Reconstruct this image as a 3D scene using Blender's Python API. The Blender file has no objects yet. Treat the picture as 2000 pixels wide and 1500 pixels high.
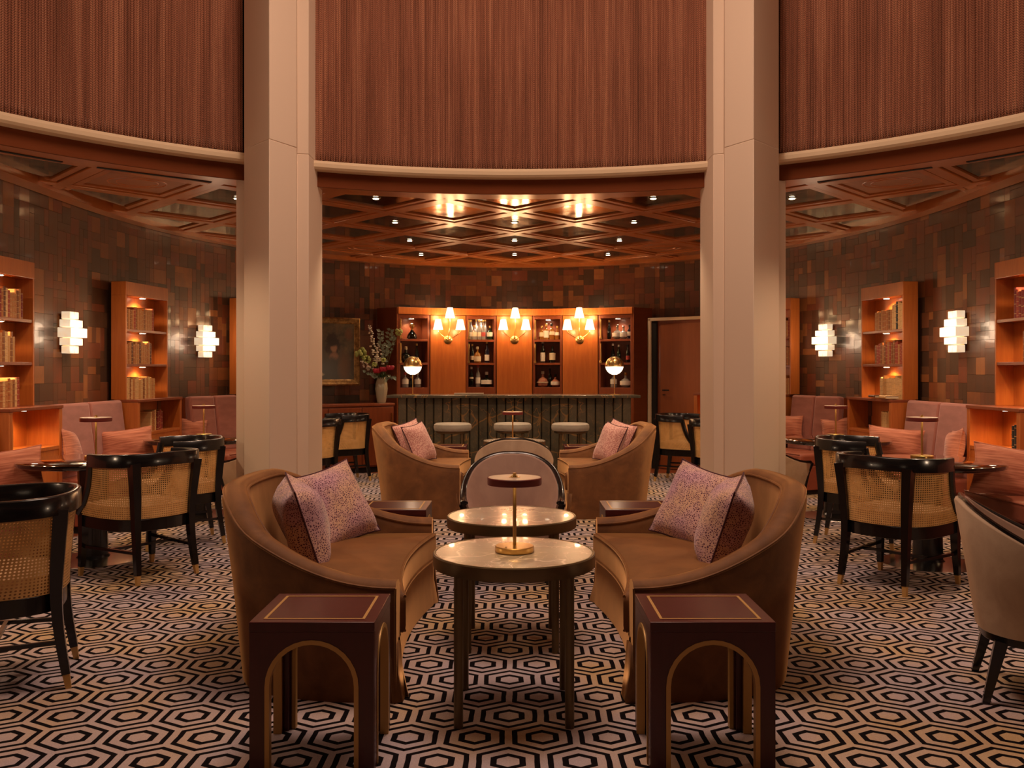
import bpy, math, random
from mathutils import Vector, Matrix
random.seed(7)
SC = bpy.context.scene
COL = SC.collection
PI = math.pi
def R(a): return math.radians(a)

# ------------------------------------------------------------------ camera / world / exposure
cam_d = bpy.data.cameras.new('camera'); cam = bpy.data.objects.new('camera', cam_d); COL.objects.link(cam)
cam.location = (0, 0, 1.4); cam.rotation_euler = (R(90), 0, 0)
cam_d.sensor_width = 36; cam_d.lens = 1780 / 2000 * 36
cam_d.shift_x = -5 / 2000; cam_d.shift_y = -25 / 2000
cam_d.clip_end = 100
SC.camera = cam
w = bpy.data.worlds.new('world'); SC.world = w; w.use_nodes = True
w.node_tree.nodes['Background'].inputs[0].default_value = (1, .7, .5, 1)
w.node_tree.nodes['Background'].inputs[1].default_value = .01
vs = SC.view_settings
vs.view_transform = 'Standard'; vs.look = 'None'; vs.gamma = 1; vs.use_curve_mapping = False
vs.exposure = 1.0
SC.cycles.max_bounces = 7; SC.cycles.diffuse_bounces = 4; SC.cycles.glossy_bounces = 4
SC.cycles.transparent_max_bounces = 12
SC.cycles.sample_clamp_indirect = 4; SC.cycles.use_denoising = True

WARM = (1, .60, .28); SOFT = (1, .70, .46); PINK = (1, .70, .54)
def light(kind, name, loc, power, color, size=.1, rot=(0, 0, 0), spot=90, blend=.6):
    d = bpy.data.lights.new(name, kind); d.energy = power; d.color = color
    if kind == 'AREA': d.shape = 'DISK'; d.size = size
    else: d.shadow_soft_size = size
    if kind == 'SPOT': d.spot_size = R(spot); d.spot_blend = blend
    o = bpy.data.objects.new(name, d); COL.objects.link(o); o.location = loc; o.rotation_euler = rot
    return o
# fill lights added above the frame to brighten the columns and curtains
light('AREA', 'rotunda_fill', (0, 4.5, 5.85), 60, PINK, 2.6)
light('POINT', 'rotunda_point_fill', (0, 4.6, 4.9), 58, PINK, .45)
# soft fill added behind the camera to light the fronts
light('AREA', 'rear_fill', (-1.6, -1.8, 2.9), 4, SOFT, 1.6, (R(38), 0, R(-12)))
for sx in (-1, 1):      # side fills added outside the frame to warm the outer column faces
    light('POINT', 'side_fill', (sx * 4.2, 3.9, 2.0), 26, SOFT, .15)
# ambulatory ceiling wash beside the tables
for sx in (-1, 1):
    light('SPOT', 'ceiling_spot', (sx * 3.3, 6.6, 2.95), 40, SOFT, .05, (0, R(sx * 8), 0), 120)
    light('SPOT', 'ceiling_spot', (sx * 3.2, 9.0, 2.95), 34, SOFT, .05, (0, R(sx * 8), 0), 120)

# ------------------------------------------------------------------ materials
def mat(name, col=(.5, .5, .5), rough=.5, metal=0, **kw):
    m = bpy.data.materials.new(name); m.use_nodes = True
    b = m.node_tree.nodes['Principled BSDF']
    b.inputs['Base Color'].default_value = (*col, 1); b.inputs['Roughness'].default_value = rough
    b.inputs['Metallic'].default_value = metal
    for k, v in kw.items():
        k = k.replace('_', ' ')
        b.inputs[k].default_value = (*v, 1) if isinstance(v, tuple) and len(v) == 3 else v
    return m
class NT:
    def __init__(s, m): s.t = m.node_tree; s.b = s.t.nodes['Principled BSDF']; s.out = s.t.nodes['Material Output']
    def n(s, typ, **kw):
        nd = s.t.nodes.new(typ)
        for k, v in kw.items():
            if k.startswith('i_'):
                k = k[2:]; key = int(k) if k.isdigit() else k.replace('_', ' ')
                if isinstance(v, bpy.types.NodeSocket): s.t.links.new(v, nd.inputs[key])
                else: nd.inputs[key].default_value = v
            else: setattr(nd, k, v)
        return nd
    def l(s, a, b): s.t.links.new(a, b)
    def math(s, op, a, b=None, c=None, clamp=False):
        nd = s.t.nodes.new('ShaderNodeMath'); nd.operation = op; nd.use_clamp = clamp
        for i, v in enumerate((a, b, c)):
            if v is None: continue
            if isinstance(v, bpy.types.NodeSocket): s.l(v, nd.inputs[i])
            else: nd.inputs[i].default_value = v
        return nd.outputs[0]
    def ramp(s, fac, stops, interp='LINEAR'):
        nd = s.t.nodes.new('ShaderNodeValToRGB'); cr = nd.color_ramp; cr.interpolation = interp
        while len(cr.elements) < len(stops): cr.elements.new(.5)
        for e, (p, c) in zip(cr.elements, stops): e.position = p; e.color = (*c, 1)
        s.l(fac, nd.inputs[0]); return nd.outputs[0]
    def mix(s, fac, a, b, mode='MIX'):
        nd = s.t.nodes.new('ShaderNodeMix'); nd.data_type = 'RGBA'; nd.blend_type = mode
        for i, v in ((0, fac), (6, a), (7, b)):
            if isinstance(v, bpy.types.NodeSocket): s.l(v, nd.inputs[i])
            else: nd.inputs[i].default_value = v if i == 0 else (*v, 1)
        return nd.outputs[2]
    def coord(s, scale=(1, 1, 1), kind='Object', rot=(0, 0, 0), loc=(0, 0, 0)):
        tc = s.n('ShaderNodeTexCoord'); mp = s.n('ShaderNodeMapping')
        mp.inputs['Scale'].default_value = scale; mp.inputs['Rotation'].default_value = rot; mp.inputs['Location'].default_value = loc
        s.l(tc.outputs[kind], mp.inputs[0]); return mp.outputs[0]
    def noise(s, vec, scale=5, detail=3, rough=.5, dist=0):
        nd = s.n('ShaderNodeTexNoise'); nd.inputs['Scale'].default_value = scale; nd.inputs['Detail'].default_value = detail
        nd.inputs['Roughness'].default_value = rough; nd.inputs['Distortion'].default_value = dist
        s.l(vec, nd.inputs['Vector']); return nd.outputs[0]
    def bump(s, h, strength=.3, dist=.01):
        nd = s.n('ShaderNodeBump'); nd.inputs['Strength'].default_value = strength; nd.inputs['Distance'].default_value = dist
        s.l(h, nd.inputs['Height']); s.l(nd.outputs[0], s.b.inputs['Normal'])

def wood(name, a, b, rough=.35, scale=(14, 14, 1.2), coat=.15):
    m = mat(name, a, rough, Coat_Weight=coat, Coat_Roughness=.15); N = NT(m)
    v = N.coord(scale); n1 = N.noise(v, 2.5, 5, .6, .6)
    v2 = N.coord((1, 1, .6)); n2 = N.noise(v2, 1.6, 2)
    f = N.math('ADD', N.math('MULTIPLY', n1, .6), N.math('MULTIPLY', n2, .5))
    N.l(N.ramp(f, [(.3, a), (.75, b)]), N.b.inputs['Base Color']); N.bump(n1, .05, .003)
    return m
M = {}
M['cherry'] = wood('cherry_veneer', (.36, .085, .014), (.56, .165, .03), .38)
M['door_wood'] = wood('door_veneer', (.25, .065, .016), (.36, .10, .026), .45, (10, 10, 1), 0)
M['cherry_dark'] = wood('cherry_frame', (.17, .037, .012), (.28, .066, .02), .35)
M['coffer'] = wood('coffer_wood', (.36, .10, .022), (.52, .17, .045), .28, (3, 3, 3), .3)
M['fascia'] = wood('fascia_wood', (.14, .034, .009), (.18, .046, .013), .85, (1, 1, 9), 0)
M['fascia'].node_tree.nodes['Principled BSDF'].inputs['Specular IOR Level'].default_value = .15
M['floor_wood'] = wood('floor_wood', (.20, .05, .02), (.33, .09, .035), .3, (1.2, 14, 14))
M['mahogany'] = wood('mahogany', (.060, .010, .010), (.10, .016, .014), .32, (10, 10, 1.5), .12)
M['black'] = mat('black_lacquer', (.006, .005, .005), .22, Coat_Weight=.2, Coat_Roughness=.08)
M['black_table'] = mat('polished_black_top', (.008, .005, .004), .08, Coat_Weight=1.0, Coat_Roughness=.03)
M['brass'] = mat('brass', (.72, .46, .16), .28, 1)
M['brass_inlay'] = mat('brass_inlay', (.60, .36, .12), .42, .35)
M['bronze'] = mat('bronze', (.17, .12, .06), .36, .65)
M['steel'] = mat('polished_steel', (.5, .45, .4), .2, 1)
M['white_wall'] = mat('cream_plaster', (.72, .56, .42), .75)
M['cornice'] = mat('cornice_paint', (.74, .56, .36), .6)
M['dark'] = mat('dark_void', (.01, .006, .004), .8)
M['paper'] = mat('paper', (.7, .6, .42), .8)
M['cord'] = mat('dark_piping', (.07, .012, .02), .7)
M['ceramic'] = mat('glazed_ceramic', (.42, .36, .25), .15)
M['green'] = mat('leaf_green', (.05, .10, .025), .5)
M['silver_leaf'] = mat('eucalyptus_leaf', (.30, .36, .27), .6)
M['white_petal'] = mat('white_petal', (.75, .66, .55), .6)
M['lime_petal'] = mat('lime_petal', (.42, .48, .14), .6)
M['red_petal'] = mat('red_petal', (.38, .012, .03), .5)
M['cap_cream'] = mat('pale_cream', (.55, .42, .30), .35)
M['maroon'] = mat('maroon_enamel', (.17, .025, .022), .35)
M['stem'] = mat('stem', (.06, .07, .02), .6)

def emis(name, col, strength, base=(.8, .7, .55)):
    m = mat(name, base, .5); b = m.node_tree.nodes['Principled BSDF']
    b.inputs['Emission Color'].default_value = (*col, 1); b.inputs['Emission Strength'].default_value = strength
    return m
M['puck'] = emis('lit_lens', (1, .8, .55), 8)
M['shade'] = emis('lit_silk_shade', (1, .74, .46), 1.0)
M['lamp_glow'] = emis('lamp_diffuser', (1, .72, .42), 3)
M['alabaster'] = emis('lit_alabaster', (1, .76, .48), .34)
M['globe'] = emis('lit_globe_glass', (1, .84, .58), 1.0)
N = NT(M['alabaster']); nz = N.noise(N.coord((1, 1, 1)), 14, 4)
N.l(N.ramp(nz, [(.3, (1, .66, .36)), (.7, (1, .84, .60))]), N.b.inputs['Emission Color'])

# velvet
def fabric(name, a, b, sheen=.6, rough=.8, scale=60, sheen_col=(1, .6, .3)):
    m = mat(name, a, rough, Sheen_Weight=sheen, Sheen_Roughness=.35, Sheen_Tint=sheen_col); N = NT(m)
    v = N.coord(); n1 = N.noise(v, 6, 4, .6, .5); n2 = N.noise(v, scale * 5, 2)
    N.l(N.ramp(n1, [(.35, a), (.7, b)]), N.b.inputs['Base Color']); N.bump(n2, .15, .002)
    return m
M['velvet'] = fabric('tobacco_velvet', (.135, .050, .012), (.235, .094, .025), 1.0, .75, 60, (1, .55, .22))
M['cream_fabric'] = fabric('cream_fabric', (.46, .32, .21), (.58, .42, .28), .2)
M['tan_fabric'] = fabric('tan_fabric', (.36, .20, .09), (.46, .27, .13), .2)
M['mauve_fabric'] = fabric('mauve_fabric', (.34, .21, .16), (.42, .27, .20), .25, .8, 60, (1, .7, .6))
M['grey_fabric'] = fabric('grey_fabric', (.32, .28, .22), (.42, .37, .29), .2)
M['rust_leather'] = fabric('rust_leather', (.24, .055, .028), (.33, .085, .045), .15, .5)
def stripe_fabric(name, a, b, axis, freq):
    m = mat(name, a, .8, Sheen_Weight=.3); N = NT(m)
    sc = [1, 1, 1]; sc[axis] = freq
    n1 = N.noise(N.coord(tuple(sc)), 6, 3); N.l(N.ramp(n1, [(.35, a), (.65, b)]), N.b.inputs['Base Color']); N.bump(n1, .2, .003); return m
M['rose_fabric'] = stripe_fabric('rose_fabric', (.28, .085, .055), (.35, .115, .08), 1, 20)
M['rust_pillow'] = stripe_fabric('rust_pillow', (.36, .095, .045), (.60, .22, .12), 2, 14)
# speckled pillow
m = M['speckle'] = mat('speckled_fabric', (.3, .15, .15), .85, Sheen_Weight=.3); N = NT(m)
v = N.coord(); vo = N.n('ShaderNodeTexVoronoi', i_Scale=95.0, i_Vector=v, feature='DISTANCE_TO_EDGE')
n1 = N.noise(v, 5, 2)
light_c = N.ramp(n1, [(.38, (.62, .36, .42)), (.62, (.72, .45, .30))])
N.l(N.mix(N.math('GREATER_THAN', N.math('ADD', vo.outputs['Distance'], N.math('MULTIPLY', N.noise(v, 60, 2), .25)), .31), light_c, (.13, .03, .065)), N.b.inputs['Base Color'])
m = M['speckle_pink'] = mat('speckled_pink_fabric', (.5, .2, .18), .85, Sheen_Weight=.3); N = NT(m)
v = N.coord(); n2 = N.noise(v, 90, 2)
N.l(N.ramp(n2, [(.42, (.46, .17, .15)), (.58, (.72, .42, .34))]), N.b.inputs['Base Color'])

# carpet: concentric hexagons
m = M['carpet'] = mat('hexagon_carpet', (.3, .3, .3), .98, Specular_IOR_Level=.1); N = NT(m)
S = .2555
tc = N.n('ShaderNodeTexCoord'); sep = N.n('ShaderNodeSeparateXYZ', i_0=tc.outputs['Object'])
wob = N.noise(tc.outputs['Object'], 9, 2)
X = N.math('ADD', N.math('ADD', N.math('DIVIDE', sep.outputs[0], .2555), .089), N.math('MULTIPLY', N.math('SUBTRACT', wob, .5), .035))
Y = N.math('ADD', N.math('DIVIDE', sep.outputs[1], .2493), .819)
def hexd(offx, offy):
    a = N.math('SUBTRACT', N.math('FLOORED_MODULO', N.math('ADD', X, offx), 1), .5)
    b = N.math('SUBTRACT', N.math('FLOORED_MODULO', N.math('ADD', Y, offy), math.sqrt(3)), math.sqrt(3) / 2)
    a = N.math('ABSOLUTE', a); b = N.math('ABSOLUTE', b)
    d = N.math('MAXIMUM', a, N.math('ADD', N.math('MULTIPLY', a, .5), N.math('MULTIPLY', b, math.sqrt(3) / 2)))
    return N.math('MULTIPLY', d, 2)
h = N.math('MINIMUM', hexd(0, 0), hexd(.5, math.sqrt(3) / 2))
def band(lo, hi): return N.math('MULTIPLY', N.math('GREATER_THAN', h, lo), N.math('LESS_THAN', h, hi))
blk = N.math('ADD', band(.31, .49), band(.735, .895), clamp=True)
patch = N.noise(N.coord((1, .8, 1)), 1.7, 2, .5)
tint = N.ramp(patch, [(.40, (.47, .40, .43)), (.50, (.52, .41, .37)), (.66, (.55, .39, .22))])
pile = N.noise(tc.outputs['Object'], 220, 2)
tint = N.mix(.25, tint, N.ramp(pile, [(.3, (.2, .17, .15)), (.7, (.7, .6, .5))]), 'OVERLAY')
N.l(N.mix(blk, tint, (.006, .004, .005)), N.b.inputs['Base Color'])
N.bump(pile, .3, .004)

# patchwork wall tile: each tile its own tone
M['tile_base'] = mat('wall_ground', (.05, .022, .011), .5)
m = M['tile'] = mat('lacquered_patchwork', (.1, .04, .02), .4, Coat_Weight=.22, Coat_Roughness=.07); N = NT(m)
geo = N.n('ShaderNodeNewGeometry'); oi = N.n('ShaderNodeObjectInfo')
rnd = N.math('FRACT', N.math('ADD', geo.outputs['Random Per Island'], N.math('MULTIPLY', oi.outputs['Random'], 7.31)))
base = N.ramp(rnd, [(0, (.05, .022, .011)), (.25, (.095, .036, .016)), (.5, (.15, .050, .020)), (.72, (.19, .042, .017)), (.88, (.25, .082, .024)), (1, (.36, .13, .038))])
v = N.coord((1, 1, 1), 'Object'); n1 = N.noise(v, 9, 4, .65)
v3 = N.coord((10, 10, .7), 'Object'); n3 = N.noise(v3, 2, 4, .6)
c = N.mix(.45, base, N.ramp(n1, [(.3, (.3, .3, .28)), (.7, (.8, .75, .7))]), 'OVERLAY')
c = N.mix(N.math('MULTIPLY', n3, .5), c, (.06, .038, .018))
N.l(c, N.b.inputs['Base Color']); N.l(N.ramp(n1, [(.3, (.32, .32, .32)), (.7, (.5, .5, .5))]), N.b.inputs['Roughness']); N.bump(n3, .12, .004)

# chain-mail curtain
m = M['chain'] = mat('bead_chain', (.2, .09, .06), .55, .1); N = NT(m)
tc = N.n('ShaderNodeTexCoord'); sep = N.n('ShaderNodeSeparateXYZ', i_0=tc.outputs['UV'])
U, Vv = sep.outputs[0], sep.outputs[1]
st = N.n('ShaderNodeMapping', i_0=tc.outputs['UV']); st.inputs['Scale'].default_value = (22, .35, 1)
s1 = N.noise(st.outputs[0], 1.0, 4, .75)
col = N.ramp(s1, [(.3, (.17, .072, .045)), (.5, (.29, .125, .08)), (.72, (.48, .25, .16))])
zig = N.math('ADD', N.math('MULTIPLY', Vv, 55), N.math('MULTIPLY', N.math('PINGPONG', N.math('MULTIPLY', U, 25), .5), 2.6))
bead = N.math('PINGPONG', zig, .5)
line = N.math('PINGPONG', N.math('MULTIPLY', U, 92), .5)
k = N.math('MULTIPLY', N.math('ADD', bead, .12), N.math('ADD', line, .25))
N.l(N.mix(.9, col, N.ramp(k, [(.03, (.12, .10, .09)), (.30, (.86, .78, .68))]), 'OVERLAY'), N.b.inputs['Base Color'])
N.bump(k, .6, .01)

# cane webbing with open holes
m = M['cane'] = mat('cane_webbing', (.55, .30, .10), .5); N = NT(m)
tc = N.n('ShaderNodeTexCoord'); sep = N.n('ShaderNodeSeparateXYZ', i_0=tc.outputs['UV'])
pu = N.math('SUBTRACT', N.math('FRACT', N.math('MULTIPLY', sep.outputs[0], 72)), .5)
pv = N.math('SUBTRACT', N.math('FRACT', N.math('MULTIPLY', sep.outputs[1], 72)), .5)
d = N.math('SQRT', N.math('ADD', N.math('MULTIPLY', pu, pu), N.math('MULTIPLY', pv, pv)))
hole = N.math('LESS_THAN', d, .27)
N.l(N.ramp(N.noise(N.coord(), 14, 3), [(.3, (.62, .33, .10)), (.7, (.78, .46, .17))]), N.b.inputs['Base Color'])
tr = N.n('ShaderNodeBsdfTransparent'); mx = N.n('ShaderNodeMixShader', i_0=hole)
N.l(N.b.outputs[0], mx.inputs[1]); N.l(tr.outputs[0], mx.inputs[2]); N.l(mx.outputs[0], N.out.inputs[0])

def marble(name, base, base2, vein, rough, scale, vmirror=False, amt=1.0, width=.03):
    m = mat(name, base, rough, Coat_Weight=.22, Coat_Roughness=.03); N = NT(m)
    tc = N.n('ShaderNodeTexCoord'); v = tc.outputs['Object']
    if vmirror:
        sp = N.n('ShaderNodeSeparateXYZ', i_0=v)
        cb = N.n('ShaderNodeCombineXYZ', i_0=N.math('ABSOLUTE', sp.outputs[0]), i_1=sp.outputs[1], i_2=sp.outputs[2]); v = cb.outputs[0]
    n0 = N.noise(v, 3, 5, .6)
    def veins(sc, w, seed):
        mp = N.n('ShaderNodeMapping', i_0=v); mp.inputs['Location'].default_value = (seed, seed * 2, seed)
        a = N.noise(mp.outputs[0], sc, 3, .55, .8)
        dd = N.math('ABSOLUTE', N.math('SUBTRACT', a, .5))
        return N.math('SUBTRACT', 1, N.math('DIVIDE', dd, w), clamp=True)
    vv = N.math('MAXIMUM', veins(scale, width, 3), N.math('MULTIPLY', veins(scale * 2.3, width * .8, 8), .6))
    if vmirror:
        sp2 = N.n('ShaderNodeSeparateXYZ', i_0=v)
        q = N.math('ADD', N.math('ADD', sp2.outputs[2], N.math('MULTIPLY', sp2.outputs[0], .47)), N.math('MULTIPLY', N.noise(v, 5, 3), .12))
        for off, ww in ((1.005, .014), (.66, .010)):
            dd = N.math('ABSOLUTE', N.math('SUBTRACT', q, off))
            vv = N.math('MAXIMUM', vv, N.math('SUBTRACT', 1, N.math('DIVIDE', dd, ww), clamp=True))
    c = N.mix(N.math('MULTIPLY', vv, amt), N.ramp(n0, [(.35, base), (.65, base2)]), vein)
    N.l(c, N.b.inputs['Base Color']); return m
M['marble'] = marble('taupe_marble', (.27, .215, .165), (.37, .30, .235), (.80, .66, .52), .24, 3.0, False, .8, .012)
M['dark_marble'] = marble('dark_marble', (.055, .05, .034), (.13, .105, .065), (.50, .24, .06), .25, 2.2, True, .5, .009)
m = M['mirror'] = mat('antique_mirror', (.20, .16, .11), .07, 1); N = NT(m)
n1 = N.noise(N.coord(), 6, 5, .7); N.l(N.ramp(n1, [(.3, (.10, .085, .06)), (.7, (.36, .31, .23))]), N.b.inputs['Base Color'])
N.l(N.ramp(n1, [(.3, (.04,) * 3), (.7, (.16,) * 3)]), N.b.inputs['Roughness'])
# speaker veneer panel with faint rings
m = M['speaker'] = wood('speaker_veneer', (.24, .075, .020), (.36, .125, .035), .45, (3, 9, 3))
GLASSCOL = {}
def glass(name, col, rough=.06):
    return mat(name, col, rough, Transmission_Weight=.55, IOR=1.35, Coat_Weight=.3)
M['g_clear'] = glass('clear_glass', (.55, .5, .45)); M['g_dark'] = glass('dark_glass', (.01, .012, .008)); M['g_amber'] = glass('amber_spirit', (.5, .20, .03))
M['g_pink'] = glass('pink_spirit', (.6, .22, .13)); M['g_green'] = glass('green_glass', (.02, .05, .02)); M['g_blue'] = glass('blue_glass', (.02, .02, .05))
M['lab_cream'] = mat('bottle_paper', (.62, .50, .34), .7); M['lab_red'] = mat('red_paper', (.4, .05, .04), .7); M['lab_white'] = mat('white_paper', (.7, .62, .52), .7)

# ------------------------------------------------------------------ mesh helpers
class MB:
    def __init__(s): s.v = []; s.f = []; s.uv = None
    def add(s, vs, fs):
        o = len(s.v); s.v += [tuple(v) for v in vs]; s.f += [tuple(i + o for i in f) for f in fs]; return s
    def box(s, c, d, rz=0, rx=0, ry=0):
        x, y, z = (k / 2 for k in d)
        mt = Matrix.Translation(c) @ Matrix.Rotation(rz, 4, 'Z') @ Matrix.Rotation(ry, 4, 'Y') @ Matrix.Rotation(rx, 4, 'X')
        vs = [mt @ Vector(p) for p in ((-x, -y, -z), (x, -y, -z), (x, y, -z), (-x, y, -z), (-x, -y, z), (x, -y, z), (x, y, z), (-x, y, z))]
        return s.add(vs, [(0, 3, 2, 1), (4, 5, 6, 7), (0, 1, 5, 4), (1, 2, 6, 5), (2, 3, 7, 6), (3, 0, 4, 7)])
    def bb(s, x0, x1, y0, y1, z0, z1): return s.box(((x0 + x1) / 2, (y0 + y1) / 2, (z0 + z1) / 2), (x1 - x0, y1 - y0, z1 - z0))
    def prism(s, poly, z0, z1):
        a = sum(poly[i][0] * poly[(i + 1) % len(poly)][1] - poly[(i + 1) % len(poly)][0] * poly[i][1] for i in range(len(poly)))
        if a < 0: poly = poly[::-1]
        n = len(poly)
        return s.add([(x, y, z0) for x, y in poly] + [(x, y, z1) for x, y in poly],
                     [tuple(range(n))[::-1], tuple(range(n, 2 * n))] + [(i, (i + 1) % n, n + (i + 1) % n, n + i) for i in range(n)])
    def lathe(s, prof, n=24, c=(0, 0, 0), sx=1, sy=1):
        vs = []; fs = []; m = len(prof)
        for r, z in prof:
            for i in range(n):
                a = 2 * PI * i / n; vs.append((c[0] + r * sx * math.cos(a), c[1] + r * sy * math.sin(a), c[2] + z))
        for j in range(m - 1):
            for i in range(n):
                k = (i + 1) % n; fs.append((j * n + i, j * n + k, (j + 1) * n + k, (j + 1) * n + i))
        fs.append(tuple(range(n))[::-1]); fs.append(tuple(range((m - 1) * n, m * n)))
        return s.add(vs, fs)
    def tube(s, pts, r, n=8, closed=False, flat=None):
        pts = [Vector(p) for p in pts]; L = len(pts); vs = []; fs = []
        rs = r if isinstance(r, (list, tuple)) else [r] * L
        up = Vector((0, 0, 1)); prev = None
        for i, p in enumerate(pts):
            if closed: t = (pts[(i + 1) % L] - pts[i - 1])
            else: t = pts[min(i + 1, L - 1)] - pts[max(i - 1, 0)]
            t.normalize()
            if prev is None:
                a = up if abs(t.z) < .9 else Vector((0, 1, 0)); sd = t.cross(a).normalized()
            else:
                sd = prev - t * prev.dot(t); sd.normalize()
            prev = sd; u2 = sd.cross(t)
            for k in range(n):
                ang = 2 * PI * k / n + PI / n
                fx, fz = (1, 1) if flat is None else flat
                vs.append(p + sd * rs[i] * math.cos(ang) * fx + u2 * rs[i] * math.sin(ang) * fz)
        for i in range(L if closed else L - 1):
            j = (i + 1) % L
            for k in range(n):
                q = (k + 1) % n; fs.append((i * n + k, i * n + q, j * n + q, j * n + k))
        if not closed: fs.append(tuple(range(n))[::-1]); fs.append(tuple(range((L - 1) * n, L * n)))
        return s.add(vs, fs)
    def grid(s, rows, closed=False, uvs=None):
        """rows: list of lists of points"""
        n = len(rows[0]); m = len(rows); vs = [p for r in rows for p in r]; fs = []
        for j in range(m - 1):
            for i in range(n - (0 if closed else 1)):
                k = (i + 1) % n; fs.append((j * n + i, j * n + k, (j + 1) * n + k, (j + 1) * n + i))
        return s.add(vs, fs)
    def build(s, name, material, parent=None, bevel=0, smooth=True, ang=38, subsurf=0, seg=2):
        me = bpy.data.meshes.new(name); me.from_pydata(s.v, [], s.f); me.update()
        if smooth:
            me.polygons.foreach_set('use_smooth', [True] * len(me.polygons)); me.set_sharp_from_angle(angle=R(ang))
        if s.uv is not None:
            ul = me.uv_layers.new(name='uv')
            for lp in me.loops: ul.data[lp.index].uv = s.uv[lp.vertex_index]
        if isinstance(material, str): material = M[material]
        me.materials.append(material)
        o = bpy.data.objects.new(name, me); COL.objects.link(o)
        if parent is not None: o.parent = parent
        if bevel:
            b = o.modifiers.new('bevel', 'BEVEL'); b.width = bevel; b.segments = seg; b.limit_method = 'ANGLE'; b.angle_limit = R(40)
        if subsurf:
            b = o.modifiers.new('sub', 'SUBSURF'); b.levels = subsurf; b.render_levels = subsurf
        return o
def tag(o, label=None, cat=None, group=None, kind=None):
    if label: o['label'] = label
    if cat: o['category'] = cat
    if group: o['group'] = group
    if kind: o['kind'] = kind
    return o
def thing(name, label, cat, loc=(0, 0, 0), rz=0, group=None):
    o = bpy.data.objects.new(name, None); COL.objects.link(o); o.empty_display_size = .1
    o.location = loc; o.rotation_euler = (0, 0, rz); return tag(o, label, cat, group)
def copy_tree(o, loc=None, rz=None, label=None, group=None, parent=None):
    c = o.copy(); COL.objects.link(c)
    if parent is not None: c.parent = parent
    if loc is not None: c.location = loc
    if rz is not None: c.rotation_euler = (0, 0, rz)
    if label: c['label'] = label
    if group: c['group'] = group
    for ch in list(o.children): copy_tree(ch, parent=c)
    return c
def facing(fx, fy): return math.atan2(-fx, fy)
def catmull(P, n=8):
    out = []
    for i in range(len(P) - 1):
        p0 = P[max(i - 1, 0)]; p1 = P[i]; p2 = P[i + 1]; p3 = P[min(i + 2, len(P) - 1)]
        for k in range(n):
            t = k / n
            out.append(tuple(.5 * (2 * b + (c - a) * t + (2 * a - 5 * b + 4 * c - d) * t * t + (3 * b - a - 3 * c + d) * t ** 3) for a, b, c, d in zip(p0, p1, p2, p3)))
    out.append(tuple(P[-1])); return out

# ------------------------------------------------------------------ room outline
RC = (0, 3.68); R_FASCIA = 4.53; R_CORN = 4.40
CZ = 3.0
ctrl = [(4.9, 2.0), (4.75, 4.0), (4.42, 5.8), (4.22, 7.3), (4.16, 9.0), (3.98, 10.26), (3.57, 11.46), (2.95, 12.52), (2.13, 13.22), (1.25, 13.64), (.5, 13.83), (0, 13.86)]
half = catmull(ctrl, 8)
right_w = half                                   # front right -> back centre
outline = right_w + [(-x, y) for x, y in right_w[::-1][1:]]
full = [(4.9, -3.0)] + outline + [(-4.9, -3.0)]
def seglist(pl): return list(zip(pl[:-1], pl[1:]))
def wallmesh(name, pl, z0, z1, m, flip=False):
    mb = MB()
    # thin solid wall following the outline, thickness outwards
    out = []
    for i, p in enumerate(pl):
        a = Vector(pl[max(i - 1, 0)]); b = Vector(pl[min(i + 1, len(pl) - 1)]); t = (b - a).normalized(); nrm = Vector((t.y, -t.x))
        out.append((p[0] + nrm.x * .12, p[1] + nrm.y * .12))
    rows = []
    for p, q in zip(pl, out): rows.append([(p[0], p[1], z0), (p[0], p[1], z1), (q[0], q[1], z1), (q[0], q[1], z0)])
    mb.grid(rows, closed=True); mb.f.append((0, 1, 2, 3)); n = len(mb.v); mb.f.append((n - 1, n - 2, n - 3, n - 4))
    return tag(mb.build(name, m), kind='structure')
yr = [i for i, p in enumerate(outline) if p[1] > 10.9 and p[0] > 0][0]
yl = len(outline) - 1 - yr
wall_right = wallmesh('wall_right', outline[:yr + 1], 0, 3.1, M['tile_base'])
wall_back = wallmesh('wall_back', outline[yr:yl + 1], 0, 3.1, M['tile_base'])
wall_left = wallmesh('wall_left', outline[yl:], 0, 3.1, M['tile_base'])
wallmesh('wall_front', [(-4.9, 2.0), (-4.9, -3.0), (4.9, -3.0), (4.9, 2.0)], 0, 3.1, M['mahogany'])

mb = MB(); mb.prism([(-5.2, -3.2), (5.2, -3.2), (5.2, 14.2), (-5.2, 14.2)], -.1, 0)
tag(mb.build('floor', 'floor_wood'), kind='structure')
def inset(pl, d):
    out = []
    for i, p in enumerate(pl):
        a = Vector(pl[max(i - 1, 0)]); b = Vector(pl[min(i + 1, len(pl) - 1)]); t = (b - a).normalized(); nrm = Vector((-t.y, t.x))
        out.append((p[0] + nrm.x * d, p[1] + nrm.y * d))
    return out
cp = [(x, min(y, 12.45)) for x, y in inset(outline, .5)]
cp = [p for p in cp if p[1] > 2] + [(-4.4, -2.8), (4.4, -2.8)]
mb = MB(); mb.prism(cp, 0, .008)
tag(mb.build('carpet', 'carpet', smooth=False), 'woven carpet of nested black hexagons on mauve, grey and ochre ground', 'carpet')

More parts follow.
